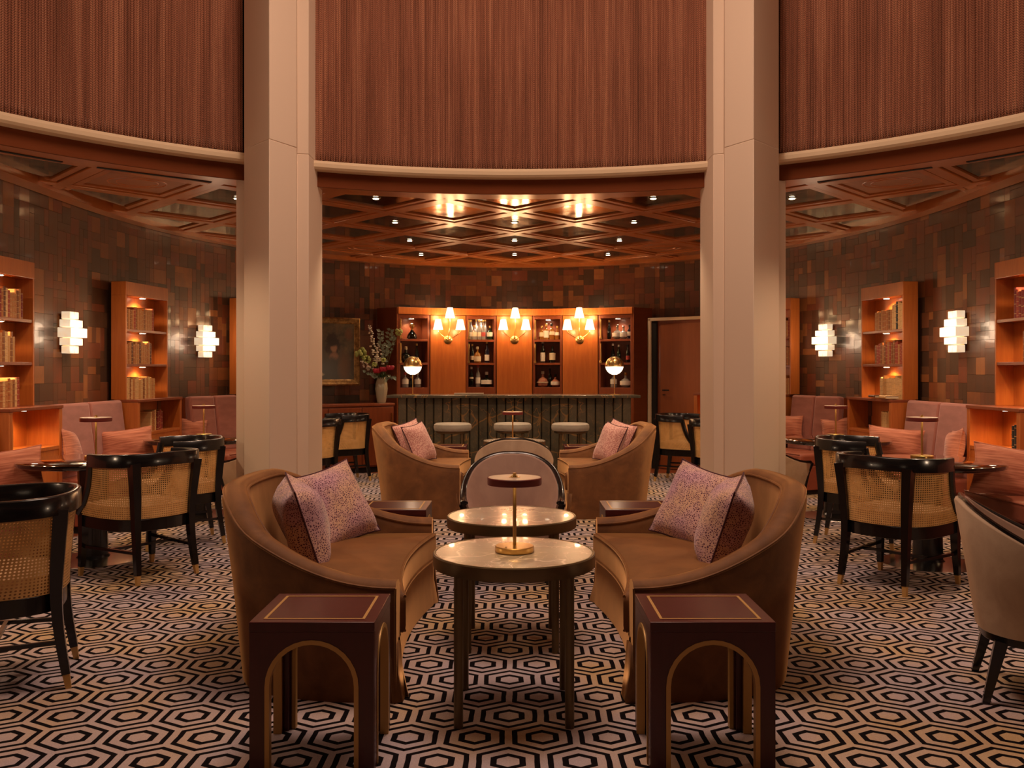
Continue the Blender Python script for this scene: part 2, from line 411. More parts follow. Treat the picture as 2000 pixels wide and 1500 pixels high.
# wall tiles ------------------------------------------------------
tilemesh = []
def tile_geom(w_, h_, t=.006):
    mb = MB(); e = .004
    x, z = w_ / 2, h_ / 2
    mb.add([(-x, 0, -z), (x, 0, -z), (x, 0, z), (-x, 0, z), (-x + e, -t, -z + e), (x - e, -t, -z + e), (x - e, -t, z - e), (-x + e, -t, z - e)],
           [(4, 5, 6, 7), (0, 1, 5, 4), (1, 2, 6, 5), (2, 3, 7, 6), (3, 0, 4, 7)])
    return mb
U_ = .078
SIZES = [(a, b) for a in (1, 2, 3) for b in (1, 2, 3) if a + b < 6]
def tile_geom(w_, h_, t=.0035):
    mb = MB(); e = .0012
    x, z = w_ / 2, h_ / 2
    mb.add([(-x, 0, -z), (x, 0, -z), (x, 0, z), (-x, 0, z), (-x + e, -t, -z + e), (x - e, -t, -z + e), (x - e, -t, z - e), (-x + e, -t, z - e)],
           [(4, 5, 6, 7), (0, 1, 5, 4), (1, 2, 6, 5), (2, 3, 7, 6), (3, 0, 4, 7)])
    return mb
tile_me = {}
for a_, b_ in SIZES:
    g = tile_geom(a_ * U_, b_ * U_); me = bpy.data.meshes.new('tile'); me.from_pydata(g.v, [], g.f); me.materials.append(M['tile']); tile_me[(a_, b_)] = me
def arc(pl):
    s = [0]
    for a, b in seglist(pl): s.append(s[-1] + math.hypot(b[0] - a[0], b[1] - a[1]))
    return s
def at_arc(pl, s, q):
    for i in range(len(s) - 1):
        if q <= s[i + 1] or i == len(s) - 2:
            f = (q - s[i]) / max(1e-6, s[i + 1] - s[i]); a, b = pl[i], pl[i + 1]
            return (a[0] + (b[0] - a[0]) * f, a[1] + (b[1] - a[1]) * f), math.atan2(b[1] - a[1], b[0] - a[0])
blocked = []   # (x0,x1,y0,y1,z0,z1)
def tiles(wall, pl, nmax, ymin=0):
    s = arc(pl); cand = []
    nx_ = round(s[-1] / U_); nz_ = 27; used = set(); z00 = .90
    for gz in range(nz_):
        for gx in range(nx_):
            if (gx, gz) in used: continue
            opts = [(a, b) for a, b in SIZES if gx + a <= nx_ and gz + b <= nz_ and all((gx + i, gz + j) not in used for i in range(a) for j in range(b))]
            wts = [{(2, 2): 7, (1, 2): 4, (2, 1): 3, (2, 3): 3, (3, 2): 3, (1, 1): 1.2, (1, 3): 1.5, (3, 1): 1}.get(o, 1) for o in opts]
            k = random.choices(opts, wts)[0]
            for i in range(k[0]):
                for j in range(k[1]): used.add((gx + i, gz + j))
            (x, y), a = at_arc(pl, s, (gx + k[0] / 2) * s[-1] / nx_)
            z = z00 + (gz + k[1] / 2) * U_
            if y < ymin: continue
            if any(b[0] <= x <= b[1] and b[2] <= y <= b[3] and z + .1 < b[4] for b in blocked): continue
            cand.append((math.hypot(x, y) - .6 * k[0] * k[1] * .3, k, x, y, z, a))
    order = sorted(cand, key=lambda c: c[0] - (1.5 if c[4] > 2.3 else 0))
    for c in order[:nmax]:
        o = bpy.data.objects.new('tile', tile_me[c[1]]); COL.objects.link(o); o.parent = wall
        o.location = (c[2], c[3], c[4]); o.rotation_euler = (0, 0, c[5] + PI)
    mb = MB()
    for c in order[nmax:]:
        g = tile_geom(c[1][0] * U_, c[1][1] * U_); mt = Matrix.Translation((c[2], c[3], c[4])) @ Matrix.Rotation(c[5] + PI, 4, 'Z')
        mb.add([mt @ Vector(v) for v in g.v], g.f)
    if mb.v: tag(mb.build('tile_field', 'tile', wall, smooth=False), kind='stuff')
z_dummy = 0
blocked += [(-1.7, 1.7, 13, 14, 2.3), (-4.3, -3.6, 9.2, 10.0, 2.3), (3.6, 4.3, 9.2, 10.0, 2.3)]
tiles(wall_right, outline[:yr + 1], 200, 6.2)
tiles(wall_left, outline[yl:], 200, 6.2)
tiles(wall_back, outline[yr:yl + 1], 280)

# ------------------------------------------------------------------ ceiling of the bar room
def r_out(th):
    """distance from ring centre to outline at angle th"""
    dx, dy = math.cos(th), math.sin(th); best = 99
    F = full + [full[0]]
    for (a, b) in zip(F[:-1], F[1:]):
        ex, ey = b[0] - a[0], b[1] - a[1]; det = dx * (-ey) + dy * ex
        if abs(det) < 1e-9: continue
        px, py = a[0] - RC[0], a[1] - RC[1]
        t = (px * (-ey) + py * ex) / det; u = (dx * py - dy * px) / det
        if t > 0 and -1e-6 <= u <= 1 + 1e-6: best = min(best, t)
    return best
def ring_band(name, r0f, r1f, z0, z1, m, parent=None, th0=0, th1=2 * PI, n=120, rfn=None, **k):
    mb = MB(); rows = []
    for i in range(n + 1):
        th = th0 + (th1 - th0) * i / n; c, s_ = math.cos(th), math.sin(th); ra, rb = r0f(th), r1f(th)
        rows.append([(RC[0] + ra * c, RC[1] + ra * s_, z0), (RC[0] + rb * c, RC[1] + rb * s_, z0), (RC[0] + rb * c, RC[1] + rb * s_, z1), (RC[0] + ra * c, RC[1] + ra * s_, z1)])
    mb.grid(rows, closed=True)
    if abs(th1 - th0) < 2 * PI - .01: n_ = len(mb.v); mb.f += [(0, 1, 2, 3), (n_ - 1, n_ - 2, n_ - 3, n_ - 4)]
    return mb.build(name, m, parent, **k)
ceiling = tag(ring_band('ceiling', lambda t: R_FASCIA, lambda t: max(r_out(t), R_FASCIA) + .1, CZ + .075, CZ + .12, M['fascia']), kind='structure')
inner_w = .26
ring_band('border_band', lambda t: R_FASCIA, lambda t: R_FASCIA + inner_w, CZ - .004, CZ + .07, 'coffer', ceiling, R(15), R(165), 100)
ring_band('border_band', lambda t: max(R_FASCIA, r_out(t) - .17 - .17 * abs(math.cos(t)) ** 1.5), lambda t: max(R_FASCIA, r_out(t) - .025), CZ - .035, CZ + .07, 'coffer', ceiling, R(12), R(168), 140)
def inside(x, y, marg=0):
    th = math.atan2(y - RC[1], x - RC[0]); r = math.hypot(x - RC[0], y - RC[1])
    return R_FASCIA + marg < r < r_out(th) - marg
HX, HY = .65, .69; Y0 = 9.23
# beams: two diagonal families through the nodes
beam_w = .055
for fam in (1, -1):
    for k in range(-12, 13):
        # line: passes (0, Y0 + 2*HY*k), direction (HX, fam*HY)
        pts = []
        t = -8.0; run = None; L = math.hypot(HX, HY)
        dx, dy = HX / L, fam * HY / L
        while t < 8.0:
            x = dx * t; y = Y0 + 2 * HY * k + dy * t
            ok = y > 4.5 and inside(x, y, .12)
            if ok and run is None: run = t
            if (not ok) and run is not None:
                if t - run > .25: pts.append((run, t))
                run = None
            t += .02
        for a, b in pts:
            cx, cy = dx * (a + b) / 2, Y0 + 2 * HY * k + dy * (a + b) / 2
            mb = MB(); mb.box((0, 0, CZ + .035 + (.0005 if fam > 0 else 0)), (b - a, beam_w * 2, .07)); o = mb.build('beam', 'coffer', ceiling, bevel=.006)
            o.location = (cx, cy, 0); o.rotation_euler = (0, 0, math.atan2(dy, dx))
def clip(poly, px, py, nx, ny):
    out = []
    for i in range(len(poly)):
        a, b = poly[i], poly[(i + 1) % len(poly)]
        da = (a[0] - px) * nx + (a[1] - py) * ny; db = (b[0] - px) * nx + (b[1] - py) * ny
        if da >= 0: out.append(a)
        if (da >= 0) != (db >= 0): f = da / (da - db); out.append((a[0] + (b[0] - a[0]) * f, a[1] + (b[1] - a[1]) * f))
    return out
def clip_region(poly, cx, cy):
    th = math.atan2(cy - RC[1], cx - RC[0]); nx, ny = math.cos(th), math.sin(th)
    poly = clip(poly, RC[0] + (R_FASCIA + .1) * nx, RC[1] + (R_FASCIA + .1) * ny, nx, ny)
    for a, b in seglist(outline):
        if len(poly) < 3: return poly
        if math.hypot(a[0] - cx, a[1] - cy) > 2.2: continue
        ex, ey = b[0] - a[0], b[1] - a[1]; l = math.hypot(ex, ey)
        poly = clip(poly, a[0] - ey / l * .1, a[1] + ex / l * .1, -ey / l, ex / l)
    return poly
def diamond(cx, cy, ins):
    # inset by perpendicular distance
    k = 1 - ins * math.hypot(HX, HY) / (HX * HY)
    return [(cx + HX * k, cy), (cx, cy + HY * k), (cx - HX * k, cy), (cx, cy - HY * k)]
LIT = {(0, 1), (0, 2), (0, 3), (2, 0), (2, 1), (2, 2), (2, 3), (4, 0)}
for i in range(-7, 8):
    for j in range(-4, 8):
        cx = i * HX
        cy = Y0 - HY + 2 * HY * j + (HY if i % 2 else 0)
        # cell centres: even i -> Y0-HY+2HY*j, odd -> shifted by HY
        if cy < 5.2 or cy > 13.9: continue
        fr = clip_region(diamond(cx, cy, beam_w + .018), cx, cy)
        if len(fr) < 3: continue
        # area test
        A = abs(sum(fr[q][0] * fr[(q + 1) % len(fr)][1] - fr[(q + 1) % len(fr)][0] * fr[q][1] for q in range(len(fr)))) / 2
        if A < .03: continue
        mb = MB()
        o_ = diamond(cx, cy, beam_w + .018); i_ = diamond(cx, cy, beam_w + .075)
        for q in range(4):
            quad = clip_region([o_[q], o_[(q + 1) % 4], i_[(q + 1) % 4], i_[q]], cx, cy)
            if len(quad) >= 3: mb.prism(quad, CZ + .010, CZ + .07)
        if mb.v: mb.build('coffer_frame', 'coffer', ceiling, smooth=False)
        pn = clip_region(diamond(cx, cy, beam_w + .085), cx, cy)
        if len(pn) < 3: continue
        speaker = (abs(i) == 5 and 7.5 < cy < 8.2) or (abs(i) == 3 and 11.5 < cy < 12.6)
        mb = MB(); mb.prism(pn, CZ + .024, CZ + .034)
        p = mb.build('coffer_panel', 'speaker' if speaker else 'mirror', ceiling, smooth=False)
        if speaker:
            mb = MB()
            for rr in (.17, .24): mb.tube([(cx + rr * math.cos(a * PI / 16), cy + rr * .9 * math.sin(a * PI / 16), CZ + .024) for a in range(32)], .005, 5, closed=True)
            mb.build('speaker_ring', 'cherry', p)
        jj = j
        if not speaker and (abs(i), j) in LIT and math.hypot(cx, cy - 3.68) > 4.9:
            where = {0: 'on the room axis', 2: 'left of the axis' if i < 0 else 'right of the axis', 4: 'by the left column' if i < 0 else 'by the right column'}[abs(i)]
            rown = ['nearest row', 'second row', 'third row', 'fourth row'][j] if 0 <= j < 4 else 'row'
            t = thing('downlight', f'small downlight in a mirrored ceiling diamond, {rown}, {where}', 'downlight', (cx, cy, CZ + .024))
            MB().lathe([(.045, 0), (.045, -.006), (.03, -.008)], 16).build('trim_ring', 'bronze', t)
            MB().lathe([(.028, -.008), (.028, -.011)], 16).build('lens', 'puck', t)
            light('SPOT', 'downlight_beam', (cx, cy, CZ - .02), 24 if cy < 12.5 else 12, SOFT, .03, (0, 0, 0), 110)
# linear slot vents near the ring
for sx in (-1, 1):
    for a0 in (52, 38):
        a = R(a0) if sx > 0 else PI - R(a0)
        t = thing('slot_vent', f'long dark slot vent in the {"left" if sx < 0 else "right"} ceiling border, {"farther" if a0 > 45 else "nearer"} one', 'vent', (RC[0] + (R_FASCIA + .2) * math.cos(a), RC[1] + (R_FASCIA + .2) * math.sin(a), CZ - .004), a + PI / 2)
        MB().box((0, 0, -.002), (.9, .035, .008)).build('slot', 'dark', t, smooth=False)

# fascia, cornice, drum
tag(ring_band('trim_1', lambda t: R_FASCIA - .03, lambda t: R_FASCIA - .002, CZ - .01, CZ + .34, M['fascia'], None, 0, 2 * PI, 160), kind='structure')
mb = MB(); rows = []
prof = [(R_CORN, 3.118), (R_CORN - .02, 3.135), (R_CORN - .025, 3.165), (R_CORN - .01, 3.19), (R_CORN + .05, 3.198), (R_CORN + .13, 3.198), (R_CORN + .13, 3.118)]
for i in range(161):
    th = 2 * PI * i / 160; rows.append([(RC[0] + r * math.cos(th), RC[1] + r * math.sin(th), z) for r, z in prof])
mb.grid(rows, closed=True); tag(mb.build('trim_2', 'cornice'), kind='structure')
tag(ring_band('wall_drum', lambda t: R_CORN + .12, lambda t: R_CORN + .2, 3.19, 6.0, M['dark'], None, 0, 2 * PI, 96), kind='structure')
mb = MB(); mb.prism([(RC[0] + 4.7 * math.cos(i * PI / 32), RC[1] + 4.7 * math.sin(i * PI / 32)) for i in range(64)], 6.0, 6.1)
tag(mb.build('ceiling_dome', 'white_wall'), kind='structure')

# curtains of bead chain between the columns
def curtain(a0, a1, label):
    mb = MB(); uv = []; n = int((a1 - a0) * R_CORN / .011); rr = R_CORN + .035
    random.seed(int(a0 * 100)); zb = 0
    for i in range(n + 1):
        th = a0 + (a1 - a0) * i / n; rip = .006 * (1 if i % 2 else -1) + .012 * math.sin(i * .21) * math.sin(i * .053)
        zb = 3.186 + (.018 if i % 4 < 2 else 0)
        for z in (zb, 3.3, 4.0, 5.9):
            mb.v.append((RC[0] + (rr + rip) * math.cos(th), RC[1] + (rr + rip) * math.sin(th), z)); uv.append((th * R_CORN, z))
    for i in range(n):
        for k in range(3): a = i * 4 + k; mb.f.append((a, a + 4, a + 5, a + 1))
    mb.uv = uv
    # give the net its thickness with a second skin
    return mb
def make_curtain(a0, a1, label):
    mb = curtain(a0, a1, label); o = mb.build('chain_curtain', 'chain', smooth=True, ang=80)
    so = o.modifiers.new('solid', 'SOLIDIFY'); so.thickness = .006
    tag(o, label, 'curtain', kind='stuff'); return o

# columns ----------------------------------------------------------
def PX(px, d): return ((px - 1005) * d / 1780, d)
left_pts = [PX(461, 7.62), PX(477, 7.6), PX(477, 7.35), PX(526, 7.02), PX(579, 7.30), PX(580, 7.5), PX(603, 7.52), (PX(603, 7.52)[0], 8.05), (PX(461, 7.62)[0], 8.1)]
for sx, side in ((-1, 'left'), (1, 'right')):
    P = [(x if sx < 0 else -x, y) for x, y in left_pts]
    if sx > 0:
        P = [PX(1535, 7.62), PX(1521, 7.6), PX(1521, 7.35), PX(1472, 7.02), PX(1415, 7.30), PX(1414, 7.5), PX(1393, 7.52), (PX(1393, 7.52)[0], 8.05), (PX(1535, 7.62)[0], 8.1)]
    mb = MB(); mb.prism(P, 0, 3.19)
    Q = [P[1]] + P[2:8] + [(P[1][0], 8.1)]
    mb.prism(Q, 3.19, 6.0)
    o = mb.build('column', 'white_wall', bevel=.006); tag(o, kind='structure')
def angpx(px):   # angle on ring radius where pixel column px hits
    kx = (px - 1005) / 1780; a = kx * kx + 1; b = -2 * RC[1]; c = RC[1] ** 2 - (R_CORN + .03) ** 2
    d = (-b + math.sqrt(b * b - 4 * a * c)) / (2 * a); return math.atan2(d - RC[1], kx * d)
make_curtain(angpx(1395), angpx(600), 'wide brown bead chain curtain hung over the bar between the columns')
make_curtain(angpx(474), PI + .1, 'brown bead chain curtain to the left of the left column')
make_curtain(-.1, angpx(1523), 'brown bead chain curtain to the right of the right column')
random.seed(11)

# ------------------------------------------------------------------ bar counter
BY = 11.7
bar = thing('bar_counter', 'long dark marble bar counter with fluted front and gold veins', 'bar', (0, 0, 0))
xl, xr = -1.50, 1.50
MB().bb(-1.635, 1.61, 11.62, 12.3, 1.058, 1.093).build('countertop', 'dark_marble', bar, bevel=.006)
MB().bb(xl, xr, 11.76, 12.25, 0, 1.058).build('counter_body', 'dark', bar, smooth=False)
nP = 26; pw = (xr - xl) / nP
for k in range(nP):
    x = xl + pw * (k + .5)
    mb = MB(); mb.prism([(x - pw / 2 + .003, 11.76), (x - pw / 2 + .003, 11.715), (x - pw / 2 + .012, 11.70), (x + pw / 2 - .012, 11.70), (x + pw / 2 - .003, 11.715), (x + pw / 2 - .003, 11.76)], .02, 1.057)
    mb.build('panel', 'dark_marble', bar, smooth=False)

# ------------------------------------------------------------------ back bar cabinet: seven facets
def fd(px):   # depth of cabinet front at pixel column (concave)
    x = (px - 1005) / 231; return 13.40 - .43 * x * x
edges = [777, 839.5, 910, 969.5, 1040, 1098.5, 1168.5, 1236]
E = [PX(p, fd(p)) for p in edges]
cab = thing('back_bar_cabinet', 'tall curved cherry back-bar cabinet of seven bays behind the bar', 'cabinet')
ZT = 2.315; Z0 = 0.0
niches = []
for k in range(7):
    a, b = Vector(E[k]), Vector(E[k + 1]); L = (b - a).length; ang = math.atan2(b.y - a.y, b.x - a.x); mid = (a + b) / 2
    bay = bpy.data.objects.new('bay', None); COL.objects.link(bay); bay.parent = cab; bay.location = (mid.x, mid.y, 0); bay.rotation_euler = (0, 0, ang)
    h = L / 2
    MB().bb(-h + .001, h - .001, -.03, .28, 2.215, ZT).build('cornice_rail', 'cherry', bay, bevel=.004)
    if k % 2:
        MB().bb(-h + .006, h - .006, -.012, .25, 0, 2.21).build('panel', 'cherry', bay, bevel=.003)
    else:
        mb = MB(); s_ = .035
        mb.bb(-h + .003, -h + s_, 0, .27, 0, 2.21); mb.bb(h - s_, h - .003, 0, .27, 0, 2.21)
        mb.bb(-h + s_, h - s_, 0, .27, 2.165, 2.21); mb.bb(-h + s_, h - s_, 0, .27, 0, 1.165)
        mb.build('frame', 'cherry_dark', bay, bevel=.002)
        MB().bb(-h + s_, h - s_, .25, .27, 1.165, 2.165).build('back_panel', 'cherry_dark', bay, smooth=False)
        zs = [(1.862 - .0), (1.522)]
        for z in zs: MB().bb(-h + s_, h - s_, 0, .25, z - .032, z).build('shelf', 'cherry_dark', bay, bevel=.002)
        for z0, z1 in ((1.53, 1.80), (1.88, 2.15)):
            m2 = MB(); m2.bb(-h + s_ - .004, -h + s_ + .014, -.012, .004, z0, z1); m2.bb(-h + s_ - .012, -h + s_ + .022, -.02, .006, z0 - .015, z0 + .02)
            m2.build('brass_hinge', 'brass', bay, bevel=.002)
        niches.append((bay, h - s_, mid, ang))
for sx, a, b in ((-1, E[0], (-1.98, 13.22)), (1, E[7], (1.98, 13.22))):
    a = Vector(a); b = Vector(b); L = (b - a).length; mid = (a + b) / 2
    o = MB().box((0, 0, 1.155), (L, .04, 2.31)).build('side_panel', 'fascia', cab, smooth=False); o.location = (mid.x, mid.y, 0); o.rotation_euler = (0, 0, math.atan2(b.y - a.y, b.x - a.x))
# puck lights
nm = ['far left', 'centre left', 'centre right', 'far right']
for q, (bay, hw, mid, ang) in enumerate(niches):
    n = Vector((math.sin(ang), -math.cos(ang)))
    p = (mid.x - n.x * .12, mid.y - n.y * .12)
    t = thing('puck_light', f'round puck light glowing at the top of the {nm[q]} bottle niche', 'light', (p[0], p[1], 2.165), ang)
    MB().lathe([(.045, 0), (.045, -.008)], 16).build('rim', 'steel', t)
    MB().lathe([(.036, -.008), (.034, -.011)], 16).build('lens', 'puck', t)
    light('SPOT', 'puck_beam', (p[0], p[1], 2.14), 3.2, (1, .8, .6), .03, (0, 0, 0), 150)

# bottles ------------------------------------------------------------
BOT = {
 'tall': [(.030, 0), (.034, .006), (.034, .17), (.028, .20), (.013, .235), (.012, .29), (.014, .292), (.014, .30)],
 'squat': [(.045, 0), (.050, .008), (.050, .10), (.040, .13), (.014, .155), (.013, .19), (.016, .192), (.016, .205)],
 'square': [(.040, 0), (.043, .006), (.043, .14), (.034, .155), (.013, .17), (.013, .20), (.017, .202), (.017, .215)],
 'bulb': [(.035, 0), (.062, .02), (.068, .06), (.050, .095), (.018, .115), (.014, .15), (.017, .152), (.017, .165)],
 'decanter': [(.060, 0), (.075, .012), (.062, .06), (.030, .10), (.016, .12), (.016, .14)],
}
def bottle(kind, mat_, lab, cap, labmat='lab_cream', labz=(.05, .12), label='', group=None, loc=(0, 0, 0), rz=0, sc=1):
    t = thing('bottle', label, 'bottle', loc, rz, group); n = 4 if kind == 'square' else 14
    MB().lathe(BOT[kind], n if n > 4 else 12).build('glass_body', mat_, t)
    prof = BOT[kind]; rmax = max(r for r, z in prof)
    if lab: MB().lathe([(rmax + .001, labz[0]), (rmax + .002, labz[0] + .001), (rmax + .002, labz[1] - .001), (rmax + .001, labz[1])], 14).build('paper_band', labmat, t)
    z = prof[-1][1]; MB().lathe([(.017, z - .015), (.019, z - .012), (.019, z + .018), (.015, z + .022)], 10).build('stopper', cap, t)
    if kind == 'decanter': MB().lathe([(.012, .135), (.035, .16), (.040, .185), (.022, .21), (.005, .215)], 14).build('crown', 'brass', t)
    t.scale = (sc, sc, sc); return t
Zs = [1.865, 1.525, 1.168]
SH = ['top', 'middle', 'bottom']
def nb(q, row, u, kind, mat_, what, lab=True, labmat='lab_cream', cap='brass', y=.09, sc=1.0, labz=(.05, .12), group=None):
    bay, hw, mid, ang = niches[q]
    lx = u * hw; c, s_ = math.cos(ang), math.sin(ang)
    p = (mid.x + lx * c - y * s_, mid.y + lx * s_ + y * c, Zs[row])
    bottle(kind, mat_, lab, cap, labmat, labz, f'{what}, {SH[row]} shelf, {nm[q]} niche', group, p, ang, sc)
nb(0, 0, 0, 'decanter', 'g_dark', 'dark flared decanter with gilt crown stopper alone', False, sc=1.05)
nb(0, 1, -.45, 'bulb', 'g_dark', 'round black bottle with pale stopper', False, cap='lab_cream', sc=1.25)
nb(0, 1, .35, 'tall', 'g_dark', 'slender dark bottle with small pale front', True, sc=.85, labz=(.04, .09))
nb(0, 2, -.5, 'squat', 'g_clear', 'squat clear bottle with round white front, left', True, 'lab_white', cap='lab_red', sc=.95)
nb(0, 2, -.05, 'squat', 'g_dark', 'small dark bottle half hidden', False, sc=.7)
nb(0, 2, .42, 'squat', 'g_clear', 'squat clear bottle with round white front, right', True, 'lab_white', cap='lab_cream', sc=.95)
for k, (u, kd, mt, lm) in enumerate([(-.85, 'tall', 'g_clear', 'lab_white'), (-.5, 'square', 'g_clear', 'lab_cream'), (-.12, 'tall', 'g_clear', 'lab_cream'), (.2, 'tall', 'g_clear', 'lab_red'), (.72, 'squat', 'g_green', 'lab_white')]):
    nb(1, 0, u, kd, mt, ['tall clear bottle at the left end', 'square clear bottle with cream front', 'tall clear bottle in the middle', 'tall clear bottle with red front', 'broad green bottle with white front at the right end'][k], True, lm, y=.06, sc=.9)
for k, u in enumerate((-.7, -.3, .1, .45)): nb(1, 0, u, 'tall', 'g_clear', f'clear bottle, {["first", "second", "third", "fourth"][(-.7, -.3, .1, .45).index(u)]} from the left in the back rank', False, y=.18, sc=.95, group='back rank of clear bottles')
nb(1, 1, -.65, 'tall', 'g_dark', 'dark bottle with amber shoulder', True, sc=.85)
nb(1, 1, -.25, 'squat', 'g_amber', 'amber bottle with wide cream front', True, 'lab_cream', cap='lab_cream', sc=1.05, labz=(.02, .09))
nb(1, 1, .5, 'tall', 'g_blue', 'blue-necked tall bottle with red and white front', True, 'lab_white', sc=.98, labz=(.03, .12))
nb(1, 2, -.72, 'tall', 'g_dark', 'dark green bottle with narrow cream band', True, cap='lab_white', sc=.92, labz=(.13, .16))
nb(1, 2, -.2, 'tall', 'g_clear', 'pale tall bottle with big white front', True, 'lab_white', cap='lab_red', sc=1.0, labz=(.05, .14))
nb(1, 2, .48, 'bulb', 'g_dark', 'round dark bottle with white diamond front', True, 'lab_white', cap='lab_white', sc=1.2, labz=(.035, .085))
nb(2, 0, -.5, 'squat', 'g_amber', 'amber bottle with pink front', True, 'lab_cream', sc=.9)
nb(2, 0, -.15, 'square', 'g_amber', 'square bottle with white round emblem', True, 'lab_white', sc=1.0, labz=(.03, .13))
nb(2, 0, .3, 'square', 'g_amber', 'square amber bottle with dark stopper', True, 'lab_cream', cap='black', sc=1.0, labz=(.07, .12))
nb(2, 0, .75, 'squat', 'g_amber', 'low amber bottle at the right end', True, 'lab_white', sc=.9, labz=(.07, .12))
nb(2, 1, -.42, 'tall', 'g_dark', 'white-necked tall bottle with two cream fronts', True, 'lab_white', cap='lab_white', sc=1.0, labz=(.02, .15))
nb(2, 1, .35, 'square', 'g_dark', 'square bottle with gold and dark front', True, 'lab_cream', cap='g_dark', sc=1.02, labz=(.04, .14))
nb(2, 2, -.42, 'bulb', 'g_pink', 'coral pink faceted bottle', True, 'lab_cream', cap='lab_cream', sc=1.25, labz=(.05, .06))
nb(2, 2, .15, 'tall', 'g_dark', 'thin black bottle', False, cap='g_dark', sc=.85)
nb(2, 2, .58, 'bulb', 'g_pink', 'round bottle with white and red front', True, 'lab_white', cap='black', sc=1.0, labz=(.03, .08))
nb(3, 0, -.55, 'tall', 'g_dark', 'thin dark bottle at the left', False, sc=.85)
nb(3, 0, 0, 'bulb', 'g_clear', 'round clear bottle with silver stopper, left of the pair', True, 'lab_white', cap='steel', sc=1.1, labz=(.03, .08))
nb(3, 0, .42, 'bulb', 'g_clear', 'round clear bottle, right of the pair', True, 'lab_white', cap='steel', sc=1.0, labz=(.03, .08))
nb(3, 0, .82, 'square', 'g_blue', 'violet square bottle at the right end', True, 'lab_white', cap='black', sc=.85)
nb(3, 1, -.3, 'tall', 'g_dark', 'dark bottle with long white neck', False, cap='lab_white', sc=.85)
nb(3, 1, .1, 'tall', 'g_green', 'green bottle with flat pale stopper', False, cap='lab_white', sc=.8)
nb(3, 1, .7, 'tall', 'g_dark', 'dark bottle with red front near the frame', True, 'lab_red', cap='black', sc=.8)
nb(3, 2, -.25, 'squat', 'g_clear', 'squat clear bottle with round emblem', True, 'lab_white', cap='brass', sc=.95)
nb(3, 2, .55, 'bulb', 'g_clear', 'wide clear bottle with tall amber stopper', True, 'lab_white', cap='brass', sc=1.15, labz=(.03, .08))

# three-armed sconces -------------------------------------------------
def sconce3():
    t = thing('wall_sconce', '', 'sconce')
    MB().lathe([(.06, 0), (.062, .008), (.045, .02), (.02, .028)], 24).build('backplate', 'brass', t).rotation_euler = (R(90), 0, 0)
    for x, z, sgn in ((-.165, .20, -1), (.165, .20, 1), (.01, .37, 0)):
        if sgn: pts = [(0, -.02, .0), (sgn * .05, -.05, .03), (x * .8, -.08, z * .42), (x, -.09, z * .62), (x, -.09, z * .75)]
        else: pts = [(0, -.02, .02), (0, -.06, .08), (.01, -.09, .2), (.01, -.09, z - .06)]
        MB().tube(catmull(pts, 4), .006, 8).build('arm', 'brass', t)
        z0 = z - .055
        o = MB().lathe([(.072, 0), (.072, .002), (.040, .15), (.038, .15)], 20, (x, -.09, z0)).build('lamp_shade', 'shade', t)
    return t
s0 = sconce3()
for k, px in enumerate((875, 1005, 1132.5)):
    d = fd(px) - .02; x = (px - 1005) / 1780 * d; z = 1.4 + (725 - 664) * d / 1780
    seg = 1 + 2 * k; a, b = E[seg], E[seg + 1]; ang = math.atan2(b[1] - a[1], b[0] - a[0])
    lab = f'three-armed brass sconce with white tapered shades, {["left", "middle", "right"][k]} of three behind the bar'
    t = s0 if k == 0 else copy_tree(s0)
    t.location = (x, d, z); t.rotation_euler = (0, 0, ang); t['label'] = lab; t['group'] = 'brass sconces on the back-bar cabinet'
    n = Vector((math.sin(ang), -math.cos(ang)))
    for dx, dz in ((-.165, .2), (.165, .2), (.01, .37)):
        light('POINT', 'shade_bulb', (x + n.x * .13 + dx * .95, d + n.y * .16, z + dz + .12), 1.7, WARM, .04)
        light('POINT', 'shade_bulb', (x + n.x * .13 + dx * .95, d + n.y * .16, z + dz - .08), 1.5, WARM, .03)

# globe lamps on the bar ----------------------------------------------
def globe():
    t = thing('bar_lamp', '', 'lamp')
    MB().lathe([(.09, 0), (.09, .008), (.02, .012)], 24).build('base', 'brass', t)
    MB().tube([(0, 0, .01), (0, 0, .27)], .005, 8).build('stem', 'brass', t)
    c = .378; r = .12
    up = MB(); up.lathe([(r, c)] + [(r * math.cos(a * PI / 16), c + r * math.sin(a * PI / 16)) for a in range(1, 8)] + [(.004, c + r)], 28)
    u = up.build('ribbed_dome', 'brass', t)
    for k in range(7):
        a = PI * k / 7
        MB().tube([(math.cos(a) * r * math.cos(b * PI / 10), math.sin(a) * r * math.cos(b * PI / 10), c + r * math.sin(b * PI / 10)) for b in range(11)], .004, 5).build('rib', 'bronze', u)
    MB().lathe([(.03, c - r * .97)] + [(r * .985 * math.cos(a * PI / 16), c - r * .985 * math.sin(a * PI / 16)) for a in range(6, 0, -1)] + [(r * .985, c)], 28).build('globe_glass', 'globe', t)
    MB().lathe([(r + .002, c - .012), (r + .005, c - .01), (r + .005, c + .01), (r + .002, c + .012)], 28).build('collar', 'brass', t)
    return t
g0 = globe(); g0.location = ((806 - 1005) / 1780 * 11.85, 11.85, 1.093); g0['label'] = 'round brass and lit glass table lamp at the left end of the bar'
g1 = copy_tree(g0, ((1200 - 1005) / 1780 * 11.85, 11.85, 1.093), 0, 'round brass and lit glass table lamp at the right end of the bar')
for g in (g0, g1): light('POINT', 'globe_bulb', (g.location.x, g.location.y - .16, 1.42), 1.2, SOFT, .05)
